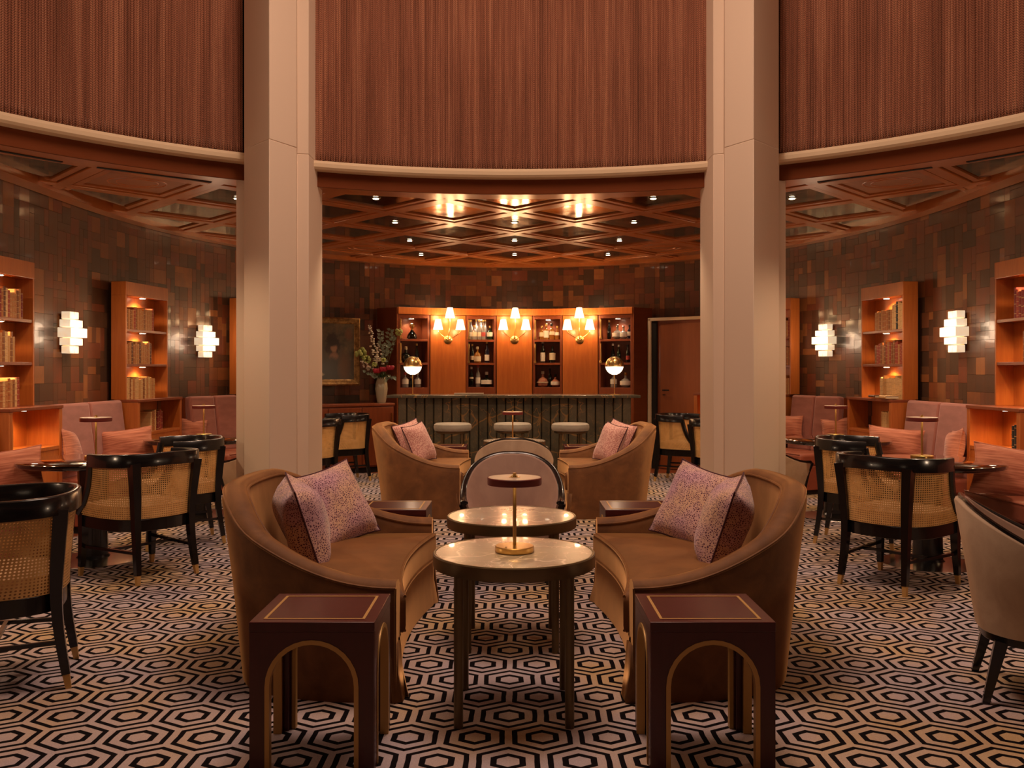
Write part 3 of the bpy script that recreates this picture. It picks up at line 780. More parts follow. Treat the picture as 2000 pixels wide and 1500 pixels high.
# slim serving tray on the bar
t = thing('serving_tray', 'slim pale serving tray lying on the bar below the left sconce', 'tray', ((916 - 1005) / 1780 * 11.9, 11.9, 1.093))
MB().box((0, 0, .005), (.38, .16, .01)).build('tray_base', 'cap_cream', t, bevel=.002)
mb = MB(); mb.box((0, -.077, .013), (.38, .006, .02)); mb.box((0, .077, .013), (.38, .006, .02)); mb.box((-.187, 0, .013), (.006, .15, .02)); mb.box((.187, 0, .013), (.006, .15, .02)); mb.build('tray_rim', 'cap_cream', t)

# bar stools -----------------------------------------------------------
def stool():
    t = thing('bar_stool', '', 'stool')
    MB().lathe([(.19, .665), (.222, .672), (.232, .69), (.234, .72), (.228, .748), (.20, .763), (.1, .768), (.01, .769)], 36).build('seat_cushion', 'grey_fabric', t)
    MB().lathe([(.19, .64), (.20, .645), (.20, .664), (.19, .664)], 30).build('seat_ring', 'bronze', t)
    for a in range(4):
        an = PI / 4 + a * PI / 2; c, s_ = math.cos(an), math.sin(an)
        MB().tube([(c * .17, s_ * .17, .645), (c * .20, s_ * .20, 0)], [.022, .016], 4).build('leg', 'bronze', t)
    MB().tube([(.185 * math.cos(a * PI / 12), .185 * math.sin(a * PI / 12), .25) for a in range(24)], .009, 6, closed=True).build('foot_ring', 'bronze', t)
    return t
st = stool()
for k, px in enumerate((884, 1001, 1114)):
    o = st if k == 0 else copy_tree(st)
    o.location = ((px - 1005) / 1780 * 11.2, 11.2, .0); o['label'] = f'round grey upholstered backless bar stool, {["left", "middle", "right"][k]} of three at the bar'; o['group'] = 'bar stools in front of the bar'
    if k == 1: o.location.y = 11.25

# ------------------------------------------------------------------ sideboard, vase, flowers, painting, door
def front_line(P0, P1): 
    a, b = Vector(P0), Vector(P1); return (a + b) / 2, (b - a).length, math.atan2(b.y - a.y, b.x - a.x)
mid, L, ang = front_line((-2.88, 11.80), (-1.70, 12.80))
t = thing('sideboard', 'low red-brown wooden sideboard left of the bar below the painting', 'cabinet', (mid.x, mid.y, 0), ang)
MB().bb(-L / 2, L / 2, 0, .34, .08, .92).build('body', 'cherry_dark', t, bevel=.004)
MB().bb(-L / 2 - .01, L / 2 + .01, -.02, .35, .92, .955).build('top', 'cherry_dark', t, bevel=.004)
MB().bb(-L / 2 + .02, L / 2 - .02, .03, .33, 0, .08).build('plinth', 'dark', t)
for k in range(3):
    x0 = -L / 2 + k * L / 3
    d_ = MB().bb(x0 + .008, x0 + L / 3 - .008, -.014, 0, .10, .90).build('door', 'cherry_dark', t, bevel=.003)
    MB().bb(x0 + L / 3 - .05, x0 + L / 3 - .04, -.03, -.014, .60, .82).build('handle', 'brass', d_)
VX, VY = (744 - 1005) / 1780 * 12.75, 12.80
vase = thing('vase', 'cream glazed vase holding the bouquet beside the bar', 'vase', (VX, VY, .955))
MB().lathe([(.055, 0), (.06, .01), (.078, .12), (.086, .20), (.082, .27), (.062, .34), (.055, .36), (.05, .355), (.045, .30), (.04, .1)], 28).build('body', 'ceramic', vase)
mb = MB()
for k in range(12): a = 2 * PI * k / 12; mb.tube([(.0605 * math.cos(a), .0605 * math.sin(a), .02), (.087 * math.cos(a), .087 * math.sin(a), .2), (.063 * math.cos(a), .063 * math.sin(a), .34)], .003, 4)
mb.build('ribs', 'ceramic', vase)
VZ = .955 + .33
def at(px, py, d): return Vector(((px - 1005) * d / 1780, d, 1.4 + (725 - py) * d / 1780))
def stemto(p, parent):
    b = Vector((VX, VY, VZ - .08)); mid = (b + p) / 2 + Vector((0, 0, .04))
    return MB().tube(catmull([b, mid, p], 5), .004, 5).build('stem', 'stem', parent)
def ico(mb, c, r, sub=1, sq=1):
    mb.lathe([(r * .25, -r * sq), (r * .8, -r * .6 * sq), (r, 0), (r * .8, r * .6 * sq), (r * .25, r * sq)], 7, c)
def leafquad(mb, p, d, l, wd, up=Vector((0, 0, 1))):
    d = d.normalized(); s_ = d.cross(up)
    if s_.length < .01: s_ = Vector((1, 0, 0))
    s_.normalize(); n = s_.cross(d) * .004
    m1 = p + d * l * .5
    mb.add([p, m1 + s_ * wd + n, p + d * l, m1 - s_ * wd + n, m1 - n * 2], [(0, 1, 4), (1, 2, 4), (2, 3, 4), (3, 0, 4)])
def flower(name, label, cat, group, pts_center, builder):
    p = Vector(pts_center); t = thing(name, label, cat, (0, 0, 0), 0, group); stemto(p, t); builder(t, p); return t
def hydrangea(t, p, r=.075):
    for k in range(26):
        v = Vector((random.gauss(0, 1), random.gauss(0, 1), random.gauss(0, 1))).normalized()
        mb = MB(); ico(mb, p + v * r * .85, r * .32); mb.build('floret', 'lime_petal', t)
def spike(t, p, n=18, L=.42):
    base = Vector((VX - .02, VY, VZ)); d = (p - base).normalized()
    for k in range(n):
        f = k / n; c = p - d * L * (1 - f); rr = .045 * (1 - f * .75)
        mb = MB()
        rr *= random.uniform(.6, 1.5)
        for q in range(2):
            a = k * 2.4 + q * 2.6; ico(mb, c + Vector((math.cos(a), math.sin(a) * .6, random.uniform(-.3, .5))) * rr, random.uniform(.017, .026) * (1 - f * .45), 1, .6)
        mb.build('blossom', 'white_petal', t)
def rose(t, p, r=.055):
    for k in range(9):
        a = k * 2.4; rr = r * (.25 + .1 * k)
        mb = MB(); c = p + Vector((math.cos(a) * rr * .6, math.sin(a) * rr * .6, .01))
        mb.lathe([(.004, -r * .6), (r * .35, -r * .3), (r * .45, r * .2), (r * .3, r * .45), (r * .28, r * .42)], 8, c, 1, .6); mb.build('petal', 'red_petal', t)
def euca(t, p, mat_='silver_leaf', n=10, L=.34, lw=.022, ll=.055):
    base = Vector((VX, VY, VZ)); d = (p - base).normalized()
    for k in range(n):
        c = p - d * L * (1 - k / n); a = k * 2.2; mb = MB()
        leafquad(mb, c, Vector((math.cos(a), -.2, random.uniform(-.4, .8))), ll * random.uniform(.7, 1.2), lw, Vector((random.uniform(-.5, .5), -1, random.uniform(-.5, .5)))); mb.build('leaf', mat_, t)
D = 12.75
flower('hydrangea', 'pale green hydrangea head reaching left before the painting', 'flower', None, at(703, 690, D), lambda t, p: hydrangea(t, p, .085))
flower('hydrangea', 'small green hydrangea low in the bouquet under the white spike', 'flower', None, at(716, 702, D), lambda t, p: hydrangea(t, p, .055))
flower('hydrangea', 'green bloom high on the right by the cabinet edge', 'flower', None, at(779, 648, D - .1), lambda t, p: hydrangea(t, p, .05))
flower('green_bud', 'round lime bud above the red roses, left', 'flower', None, at(731, 712, D - .1), lambda t, p: hydrangea(t, p, .035))
flower('green_bud', 'round lime bud above the red roses, centre', 'flower', None, at(749, 703, D - .1), lambda t, p: hydrangea(t, p, .033))
flower('delphinium', 'tall white flower spike rising left of centre in the bouquet', 'flower', None, at(721, 633, D), lambda t, p: spike(t, p, 22, .52))
flower('delphinium', 'shorter white flower spike leaning left over the vase', 'flower', None, at(704, 703, D - .1), lambda t, p: spike(t, p, 8, .2))
flower('delphinium', 'pinkish white spike in the middle of the bouquet', 'flower', None, at(738, 668, D - .08), lambda t, p: spike(t, p, 12, .3))
for k, (px, py, wh) in enumerate(((735, 725, 'left'), (748, 722, 'middle'), (761, 719, 'right, the brightest'))):
    flower('red_rose', f'deep red rose above the vase, {wh} of three', 'flower', None, at(px, py, D - .16), lambda t, p: rose(t, p, .062))
for k, (px, py, wh) in enumerate(((764, 642, 'pale eucalyptus sprig highest on the right'), (770, 655, 'pale eucalyptus sprig right of the roses, upper'), (755, 668, 'silvery twisted leaf sprig in the bouquet centre'), (773, 735, 'drooping eucalyptus sprig right of the vase'), (713, 727, 'grey leaf sprig low left of the vase'), (744, 645, 'dusky leaf sprig standing behind the white spike'))):
    flower('eucalyptus_sprig', wh, 'foliage', None, at(px, py, D - .02 * k), lambda t, p: euca(t, p, 'silver_leaf', 14, .26, .022, .065))
t = thing('vase_foliage', 'dark green leaves around the mouth of the cream vase', 'foliage')
for k in range(16):
    a = k * 2.4; mb = MB(); leafquad(mb, Vector((VX, VY, VZ + .02)), Vector((math.cos(a), math.sin(a), random.uniform(.1, .8))), .13, .028); mb.build('leaf', 'green', t)

# painting
mid, L, ang = front_line((-2.90, 12.06), (-2.16, 12.86))
L = .94
pc = Vector((-2.53, 12.52))
ang = R(35)
pt = thing('framed_painting', 'dark oil portrait of a woman in a wide gilt frame left of the bar', 'painting', (pc.x, pc.y, 1.67), ang)
PW, PH, fw_ = .86, .94, .085
mb = MB()
def fr_prof(): return [(0, 0), (.0, -.03), (.02, -.045), (.05, -.03), (.075, -.022), (.085, -.015), (.085, 0)]
for (w_, h_, r_) in ((PW, PH, 0),):
    c4 = [(-PW / 2, -PH / 2), (PW / 2, -PH / 2), (PW / 2, PH / 2), (-PW / 2, PH / 2)]; dirs = [(1, 1), (-1, 1), (-1, -1), (1, -1)]
    rows = []
    for (x, z), (dx, dz) in list(zip(c4, dirs)) + [((-PW / 2, -PH / 2), (1, 1))]:
        rows.append([(x + dx * a, b, z + dz * a) for a, b in fr_prof()])
    mb.grid(rows, closed=True)
m = mat('worn_gilt', (.30, .16, .05), .42, .7); N = NT(m); N.l(N.ramp(N.noise(N.coord(), 18, 5, .7), [(.3, (.10, .045, .015)), (.7, (.42, .24, .08))]), N.b.inputs['Base Color'])
mb.build('frame', m, pt, smooth=False)
m = mat('oil_paint', (.1, .1, .08), .35); N = NT(m)
tcv = N.n('ShaderNodeTexCoord'); sp = N.n('ShaderNodeSeparateXYZ', i_0=tcv.outputs['Object'])
nz = N.noise(tcv.outputs['Object'], 7, 5, .7)
colr = N.ramp(nz, [(.3, (.025, .02, .010)), (.5, (.07, .052, .028)), (.75, (.15, .095, .04))])
def blob(colr, cx, cz, rx, rz, c, soft=.35, rot=0.0, strength=1.0):
    X_ = N.math('SUBTRACT', sp.outputs[0], cx); Z_ = N.math('SUBTRACT', sp.outputs[2], cz)
    a = N.math('ADD', N.math('MULTIPLY', X_, math.cos(rot)), N.math('MULTIPLY', Z_, math.sin(rot)))
    b = N.math('SUBTRACT', N.math('MULTIPLY', Z_, math.cos(rot)), N.math('MULTIPLY', X_, math.sin(rot)))
    q = N.math('ADD', N.math('POWER', N.math('ABSOLUTE', N.math('DIVIDE', a, rx)), 2), N.math('POWER', N.math('ABSOLUTE', N.math('DIVIDE', b, rz)), 2))
    q = N.math('ADD', q, N.math('MULTIPLY', N.math('SUBTRACT', nz, .5), 3.0))
    f = N.math('MULTIPLY', N.math('DIVIDE', N.math('SUBTRACT', 1 + soft, q), 2 * soft, clamp=True), strength)
    return N.mix(f, colr, c)
colr = blob(colr, 0, -.22, .30, .28, (.07, .05, .03), .4)
colr = blob(colr, .03, .08, .11, .17, (.03, .015, .01), .3)
colr = blob(colr, .045, .055, .045, .072, (.30, .15, .08), .5)
colr = blob(colr, .04, -.07, .07, .06, (.22, .11, .06), .5, .4)
colr = blob(colr, -.02, -.25, .2, .17, (.055, .045, .03), .4)
colr = blob(colr, -.17, -.31, .07, .03, (.35, .26, .14), .5)
colr = blob(colr, .03, .13, .085, .06, (.02, .012, .008), .4)
colr = blob(colr, .27, .24, .05, .08, (.16, .055, .02), .9, 0, .6)
colr = blob(colr, .2, -.2, .08, .2, (.12, .055, .02), .8)
N.l(colr, N.b.inputs['Base Color'])
MB().box((0, -.008, 0), (PW - .14, .012, PH - .14)).build('canvas', m, pt, smooth=False)

# door in the right part of the back wall
mid, L, ang = front_line((1.985, 13.20), (2.72, 12.62))
dr = tag(MB().box((0, -.02, 1.06), (L - .1, .03, 2.12)).build('door_1', 'cherry_dark', smooth=False), kind='structure'); dr.location = (mid.x, mid.y, 0); dr.rotation_euler = (0, 0, ang)
MB().bb(-L / 2 + .17, L / 2 - .05, -.045, -.033, .01, 2.08).build('door_leaf', 'door_wood', dr, bevel=.003)
mb = MB(); mb.bb(-L / 2 - .01, -L / 2 + .04, -.10, .03, 0, 2.16); mb.bb(L / 2 - .04, L / 2 + .01, -.10, .03, 0, 2.16); mb.bb(-L / 2 - .01, L / 2 + .01, -.10, .03, 2.12, 2.165)
mb.build('door_frame', 'cornice', dr, bevel=.004)
MB().bb(-L / 2 + .04, -L / 2 + .12, -.07, -.03, 0, 2.12).build('door_reveal', 'dark', dr)
mb = MB(); mb.tube([(-L / 2 + .23, -.05, 1.13), (-L / 2 + .23, -.09, 1.13), (-L / 2 + .33, -.09, 1.13)], .01, 8); mb.lathe([(.022, 0), (.022, .008)], 12, (-L / 2 + .23, -.05, 1.06))
mb.build('door_handle', 'black', dr)

# ------------------------------------------------------------------ books
BN = ['russet', 'brown', 'tan', 'dark red', 'light brown', 'dark brown', 'black', 'cream', 'red']
ORD = ['first', 'second', 'third', 'fourth', 'fifth', 'sixth', 'seventh', 'eighth', 'ninth', 'tenth'] + [f'{k}th' for k in range(11, 20)] + ['20th', '21st', '22nd', '23rd', '24th'] + [f'{k}th' for k in range(25, 40)]
BC = [(.36, .12, .03), (.24, .08, .02), (.50, .25, .08), (.20, .02, .015), (.42, .17, .05), (.12, .04, .015), (.03, .03, .025), (.60, .36, .15), (.32, .045, .02)]
bm = []
for k, c in enumerate(BC):
    m = mat('leather_binding', c, .5); N = NT(m); sp = N.n('ShaderNodeSeparateXYZ', i_0=N.n('ShaderNodeTexCoord').outputs['Object'])
    q = N.math('LESS_THAN', N.math('FRACT', N.math('ADD', N.math('MULTIPLY', sp.outputs[2], 14 + k % 3 * 6), N.n('ShaderNodeObjectInfo').outputs['Random'])), .09)
    N.l(N.mix(q, c, (.45, .27, .10)), N.b.inputs['Base Color']); bm.append(m)
book_proto = []
for k, m in enumerate(bm):
    me = bpy.data.meshes.new('book'); b = MB()
    wv, dv, hv = .032, .13, .23
    # rounded spine facing -y, boards, ribs
    b.prism([(-wv / 2, -dv / 2), (-wv / 4, -dv / 2 - .006), (wv / 4, -dv / 2 - .006), (wv / 2, -dv / 2), (wv / 2, dv / 2), (wv / 2 - .003, dv / 2), (wv / 2 - .003, -dv / 2 + .006), (-wv / 2 + .003, -dv / 2 + .006), (-wv / 2 + .003, dv / 2), (-wv / 2, dv / 2)], 0, hv)
    for z in (.05, .1, .15, .19): b.box((0, -dv / 2 - .006, z), (wv * .7, .004, .005))
    me.from_pydata(b.v, [], b.f); me.materials.append(m); book_proto.append(me)
page_me = bpy.data.meshes.new('page_block'); b = MB(); b.box((0, .003, .113), (.025, .118, .218)); page_me.from_pydata(b.v, [], b.f); page_me.materials.append(M['paper'])
# warm/dark palettes by index
def add_book(x, y, z, rz, k, sw=1, sh=1, lean=0, label='', group='', flat=False):
    o = bpy.data.objects.new('book', book_proto[k]); COL.objects.link(o)
    o.location = (x, y, z); o.rotation_euler = (0, lean, rz); o.scale = (sw, 1, sh)
    if flat: o.rotation_euler = (0, R(90), rz)
    tag(o, label, 'book', group)
    p = bpy.data.objects.new('page_block', page_me); COL.objects.link(p); p.parent = o
    return o
def book_row(org, ang, x0, x1, z, pal, label, group, hs=(.85, 1.1), ypos=.09):
    """row along local x; org = front mid point, local y goes into the case"""
    x = x0; c, s_ = math.cos(ang), math.sin(ang)
    sgn = 1 if x1 > x0 else -1; cnt = 0
    while (x1 - x) * sgn > .03:
        sw = random.uniform(.75, 1.25); w_ = .032 * sw + .0015
        lx = x + sgn * w_ / 2; ly = ypos
        add_book(org[0] + lx * c - ly * s_, org[1] + lx * s_ + ly * c, z, ang, (kk := random.choice(pal)), sw, random.uniform(*hs), 0, f'{BN[kk]} book, {ORD[cnt]} from the near end, {label}', group); cnt += 1
        x += sgn * w_

# ------------------------------------------------------------------ bookcases on dividers
def bookcase(P0, P1, side, which, dep=.185):
    """P0 near corner of front, P1 far corner; facing the room"""
    a, b = Vector(P0), Vector(P1)
    if side < 0: a.x, b.x = -a.x, -b.x
    # local +x runs so that local -y faces the room centre
    if side > 0: A, B = b, a
    else: A, B = a, b
    mid = (A + B) / 2; L = (B - A).length; ang = math.atan2(B.y - A.y, B.x - A.x)
    sn = 'left' if side < 0 else 'right'
    t = thing('bookcase', f'cherry bookcase with lit shelves, {which} on the {sn} wall', 'bookcase', (mid.x, mid.y, 1.112), ang)
    h = L / 2; zt = 2.31 - 1.112; zo = 2.172 - 1.112; s_ = .022
    MB().bb(-h, -h + s_, 0, dep, 0, zo).build('side_panel', 'cherry', t, bevel=.002)
    MB().bb(h - s_, h, 0, dep, 0, zo).build('side_panel', 'cherry', t, bevel=.002)
    MB().bb(-h, h, -.002, dep, zo, zt).build('header', 'cherry', t, bevel=.003)
    MB().bb(-h + s_, h - s_, dep - .012, dep, 0, zo).build('back_panel', 'cherry', t, smooth=False)
    zs = [1.83 - 1.112, 1.475 - 1.112]
    for z in zs: MB().bb(-h + s_, h - s_, .005, dep - .012, z - .026, z).build('shelf', 'cherry_dark', t, bevel=.002)
    c, sn_ = math.cos(ang), math.sin(ang)
    for k, z in enumerate((zo, zs[0] - .026, zs[1] - .026)):
        lp = (mid.x - .07 * -(-sn_) * 1, 0)
        px, py = mid.x - .06 * sn_, mid.y + .06 * c
        q = thing('puck_light', f'small puck light under the {["top", "upper shelf", "lower shelf"][k]} of the {which} {sn} bookcase', 'light', (px, py, 1.112 + z), ang)
        MB().lathe([(.04, 0), (.04, -.007)], 14).build('rim', 'steel', q); MB().lathe([(.03, -.007), (.028, -.01)], 14).build('lens', 'puck', q)
        light('SPOT', 'shelf_beam', (px, py, 1.112 + z - .02), 4.5, (1, .62, .28), .02, (0, 0, 0), 150)
    return t, mid, ang, h, [1.112, 1.475, 1.83]
def divider(P0, P1, side, which, dep=.36, shelfz=.77):
    a, b = Vector(P0), Vector(P1)
    if side < 0: a.x, b.x = -a.x, -b.x
    A, B = (b, a) if side > 0 else (a, b)
    mid = (A + B) / 2; L = (B - A).length; ang = math.atan2(B.y - A.y, B.x - A.x); h = L / 2
    sn = 'left' if side < 0 else 'right'
    t = thing('divider_cabinet', f'open-fronted cherry divider cabinet between banquettes, {which} on the {sn} side', 'cabinet', (mid.x, mid.y, 0), ang)
    s_ = .05
    MB().bb(-h, -h + s_, 0, dep, 0, 1.085).build('side_panel', 'cherry', t, bevel=.003)
    MB().bb(h - s_, h, 0, dep, 0, 1.085).build('side_panel', 'cherry', t, bevel=.003)
    MB().bb(-h - .004, h + .004, -.008, dep, 1.085, 1.112).build('ledge', 'cherry_dark', t, bevel=.003)
    MB().bb(-h + s_, h - s_, dep - .02, dep, 0, 1.085).build('back_panel', 'cherry', t, smooth=False)
    MB().bb(-h + s_, h - s_, .004, dep - .02, shelfz - .03, shelfz).build('shelf', 'cherry', t, bevel=.002)
    MB().bb(-h + s_, h - s_, .01, dep - .02, 0, shelfz - .03).build('lower_front', 'cherry', t, smooth=False)
    if which != 'second':
        c_, s2 = math.cos(ang), math.sin(ang); px, py = mid.x - .12 * s2, mid.y + .12 * c_
        q = thing('puck_light', f'small puck light under the ledge of the {which} {sn} divider cabinet', 'light', (px, py, 1.085), ang)
        MB().lathe([(.04, 0), (.04, -.007)], 14).build('rim', 'steel', q); MB().lathe([(.03, -.007), (.028, -.01)], 14).build('lens', 'puck', q)
        light('SPOT', 'shelf_beam', (px, py, 1.06), 5, (1, .62, .28), .02, (0, 0, 0), 150)
    return t, mid, ang, h
warm = [0, 1, 2, 4, 4, 7, 1, 0]; dark = [5, 3, 6, 8, 1]; mixp = [0, 1, 2, 3, 4, 5, 7, 8]; red = [3, 8, 3]
for side in (-1, 1):
    sn = 'left' if side < 0 else 'right'
    for idx, (which, P0, P1, D0, D1) in enumerate((('nearest', (4.05, 6.85), (4.03, 7.65), (3.87, 6.98), (3.87, 7.80)),
                                       ('second', (3.93, 9.21), (3.81, 10.02), (3.80, 9.20), (3.76, 10.30)),
                                       ('farthest', (3.42, 11.28), (2.98, 11.98), (3.26, 11.15), (2.36, 12.0)))):
        if not (side < 0 and idx == 2): divider(D0, D1, side, which, (.30, .25, .34)[idx])
        t, mid, ang, h, zs = bookcase(P0, P1, side, which, .16)
        # near end in local x: left side -> A = near => -h ; right side -> near = +h
        ne = -h + .03 if side < 0 else h - .03; fe = -ne
        dirn = 1 if side < 0 else -1
        rows = [('bottom', 1.112), ('middle', 1.475), ('top', 1.83)]
        for r, (rn, z) in enumerate(rows):
            frac = {(-1, 1): (.74, .66, .72), (1, 1): (.60, .72, .70), (-1, 0): (.80, .72, .84), (1, 0): (.35, .55, .72)}.get((side, idx), (.7, .6, .7))[r]
            if side > 0 and idx == 0: pal = [red, warm, red][::1][r] if r != 1 else warm
            elif side > 0 and idx == 1: pal = [[7, 2, 7], [1, 8, 4], [4, 0, 1]][r]
            elif side < 0 and idx == 0: pal = [mixp, warm, mixp][r]
            else: pal = [[7, 4, 1, 2], [0, 5, 4], [1, 4, 0, 8]][r]
            g = f'old leather-bound books on the {rn} shelf of the {which} {sn} bookcase'
            x1 = ne + dirn * (2 * h - .06) * frac
            if side > 0 and r == 2 and idx == 1:
                x1a = ne + dirn * .2
                book_row(mid, ang, ne, x1a, z, [6, 5, 7], 'tall group, top shelf, second right bookcase', 'tall dark books on the top shelf of the second right bookcase', (1.1, 1.25), .08)
                book_row(mid, ang, x1a, x1, z, pal, 'low group, top shelf, second right bookcase', g, (.85, .95), .08)
            else:
                book_row(mid, ang, ne, x1, z, pal, f'{rn} shelf of {which} {sn} bookcase', g, (.86, 1.08), .08)
# books in dividers
def div_books(side, d, x, z, n, pal, label, group):
    for k in range(n): add_book(side * x, d + k * .036, z, R(90) * (1 if side < 0 else -1), random.choice(pal), 1.05, random.uniform(.85, .95), 0, f'{label}, {ORD[k]} from the near end', group)
div_books(-1, 9.62, 3.90, .77, 4, [7, 0, 2], 'small pale book in second left divider cabinet', 'pale books in the second left divider')
div_books(-1, 9.80, 3.90, .77, 4, [3, 8, 3], 'small red book in second left divider cabinet', 'red books in the second left divider')
div_books(1, 9.35, 3.92, .77, 7, [7, 2, 7], 'small cream book in second right divider cabinet', 'cream books in the second right divider')
div_books(1, 7.05, 3.98, .77, 4, [6, 6, 5], 'dark book with red bands in nearest right divider cabinet', 'dark books in the nearest right divider')
div_books(-1, 7.06, 3.98, .77, 2, [7, 2], 'pale small book in the nearest left divider cabinet', 'pale books in the nearest left divider')
# flat books on the second right ledge
add_book(3.845, 9.72, 1.135 + .0, R(-95), 5, .8, .85, 0, 'dark book lying flat on the ledge of the second right bookcase', 'books lying flat', True)
add_book(3.845, 9.44, 1.135 + .0, R(-95), 7, .9, .9, 0, 'cream book lying flat on the ledge of the second right bookcase', 'books lying flat', True)

# ------------------------------------------------------------------ banquettes
def banquette(P0, P1, side, which, nb_=2, seatz=.47):
    a, b = Vector(P0), Vector(P1)
    if side < 0: a.x, b.x = -a.x, -b.x
    A, B = (b, a) if side > 0 else (a, b)
    mid = (A + B) / 2; L = (B - A).length; ang = math.atan2(B.y - A.y, B.x - A.x); h = L / 2
    sn = 'left' if side < 0 else 'right'
    t = thing('banquette', f'rose upholstered banquette with rust leather seat, {which} on the {sn} wall', 'banquette', (mid.x, mid.y, 0), ang)
    MB().bb(-h + .005, h - .005, -.5, .12, .06, .33).build('base', 'rust_leather', t, bevel=.01)
    MB().bb(-h + .03, h - .03, -.46, .1, 0, .06).build('plinth', 'dark', t)
    ws = 2 * h / nb_
    for k in range(nb_):
        x0 = -h + k * ws
        o = MB().box((x0 + ws / 2, -.235, seatz - .07), (ws - .008, .55, .14)).build('seat_cushion', 'rust_leather', t, bevel=.03, seg=3)
        mb = MB(); mb.tube([(x0 + .02, -.505, seatz - .006), (x0 + ws - .02, -.505, seatz - .006)], .006, 6); mb.build('piping', 'rust_leather', o)
        MB().box((x0 + ws / 2, .06, .78), (ws - .008, .11, .66), rx=R(-7)).build('back_cushion', 'rose_fabric', t, bevel=.03, seg=3)
    MB().bb(-h, h, .12, .17, .33, 1.095).build('back_board', 'cherry_dark', t)
    return t
for side in (-1, 1):
    banquette((3.98, 5.3), (3.92, 6.96), side, 'nearest', 2, .50)
    banquette((3.93, 7.83), (3.90, 9.17), side, 'second', 2)
    banquette((3.66, 10.38), (3.34, 11.12), side, 'farthest', 2)

# ------------------------------------------------------------------ alabaster sconces
def alab():
    t = thing('alabaster_sconce', '', 'sconce')
    z = -.195
    for w_, p_, h_ in ((.17, .08, .075), (.24, .10, .072), (.31, .125, .095), (.24, .10, .075), (.17, .08, .075)):
        for s_ in (-1, 1):
            MB().box((s_ * w_ / 4, -p_ / 2 - .012, z + h_ / 2), (w_ / 2 - .007, p_, h_ - .007)).build('alabaster_block', 'alabaster', t, bevel=.003, seg=1)
        z += h_
    MB().box((0, -.006, 0), (.12, .012, .36)).build('backplate', 'brass', t)
    return t
al = alab(); first = True
for side, spots in ((-1, ((8.40, 650), (10.72, 667))), (1, ((8.28, 648), (10.70, 665)))):
    for k, (d, py) in enumerate(spots):
        px = {(-1, 0): 122, (-1, 1): 391, (1, 0): 1883, (1, 1): 1622}[(side, k)]
        # intersect pixel column ray with wall
        best = None
        for a, b in seglist(outline):
            if side * a[0] <= 0.5: continue
            kx = (px - 1005) / 1780; ex, ey = b[0] - a[0], b[1] - a[1]
            det = ex - kx * ey
            if abs(det) < 1e-9: continue
            u = (kx * a[1] - a[0]) / det
            if 0 <= u <= 1 and a[1] + ey * u > 6: best = (a[0] + ex * u, a[1] + ey * u, math.atan2(ey, ex))
        x, y, an = best; nx, ny = -math.sin(an), math.cos(an)
        z = 1.4 + (725 - py) * y / 1780
        o = al if first else copy_tree(al); first = False
        o.location = (x + nx * .02, y + ny * .02, z); o.rotation_euler = (0, 0, an + PI)
        o['label'] = f'stepped glowing alabaster wall sconce, {["near", "far"][k]} one on the {"left" if side < 0 else "right"} wall'; o['group'] = 'alabaster block sconces'
        light('POINT', 'sconce_bulb', (x + nx * .26, y + ny * .26, z), 3.6, SOFT, .10)

# ------------------------------------------------------------------ sofas
def arcpath(P, n):
    """resample polyline to n stations by arc length"""
    s = arc(P); out = []
    for i in range(n):
        q = s[-1] * i / (n - 1); (x, y), a = at_arc(P, s, q); out.append((x, y))
    return out
def shell_mesh(path_bot, path_top, thick, zb, zt, rim=.5):
    """U-shaped upholstered shell. paths run left to right as outer line; inward = towards the seat"""
    rows = []; n = len(path_bot)
    for i in range(n):
        pb = Vector(path_bot[i]); pt = Vector(path_top[i])
        a = Vector(path_top[max(i - 1, 0)]); b = Vector(path_top[min(i + 1, n - 1)]); t = (b - a).normalized(); nr = Vector((-t.y, t.x))
        th = thick; z = zt[i]; r = th * rim
        def pt3(v, zz): return (v.x, v.y, zz)
        row = [pt3(pb, zb), pt3(pb.lerp(pt, .5), zb + (z - zb) * .5), pt3(pt, z - r * 1.1), pt3(pt + nr * th * .06, z - r * .45), pt3(pt + nr * th * .25, z - r * .08), pt3(pt + nr * th * .5, z),
               pt3(pt + nr * th * .78, z - r * .12), pt3(pt + nr * th * .95, z - r * .5), pt3(pt + nr * th, z - r * 1.2), pt3(pb.lerp(pt, .35) + nr * th, zb + (z - zb) * .4), pt3(pb + nr * th, zb)]
        rows.append(row)
    return rows
def shell_build(mb, rows):
    mb.grid(rows, closed=True); m = len(rows[0]); n = len(mb.v)
    mb.f.append(tuple(range(m))); mb.f.append(tuple(range(n - m, n))[::-1]); return mb
def smooth01(x): x = max(0, min(1, x)); return x * x * (3 - 2 * x)
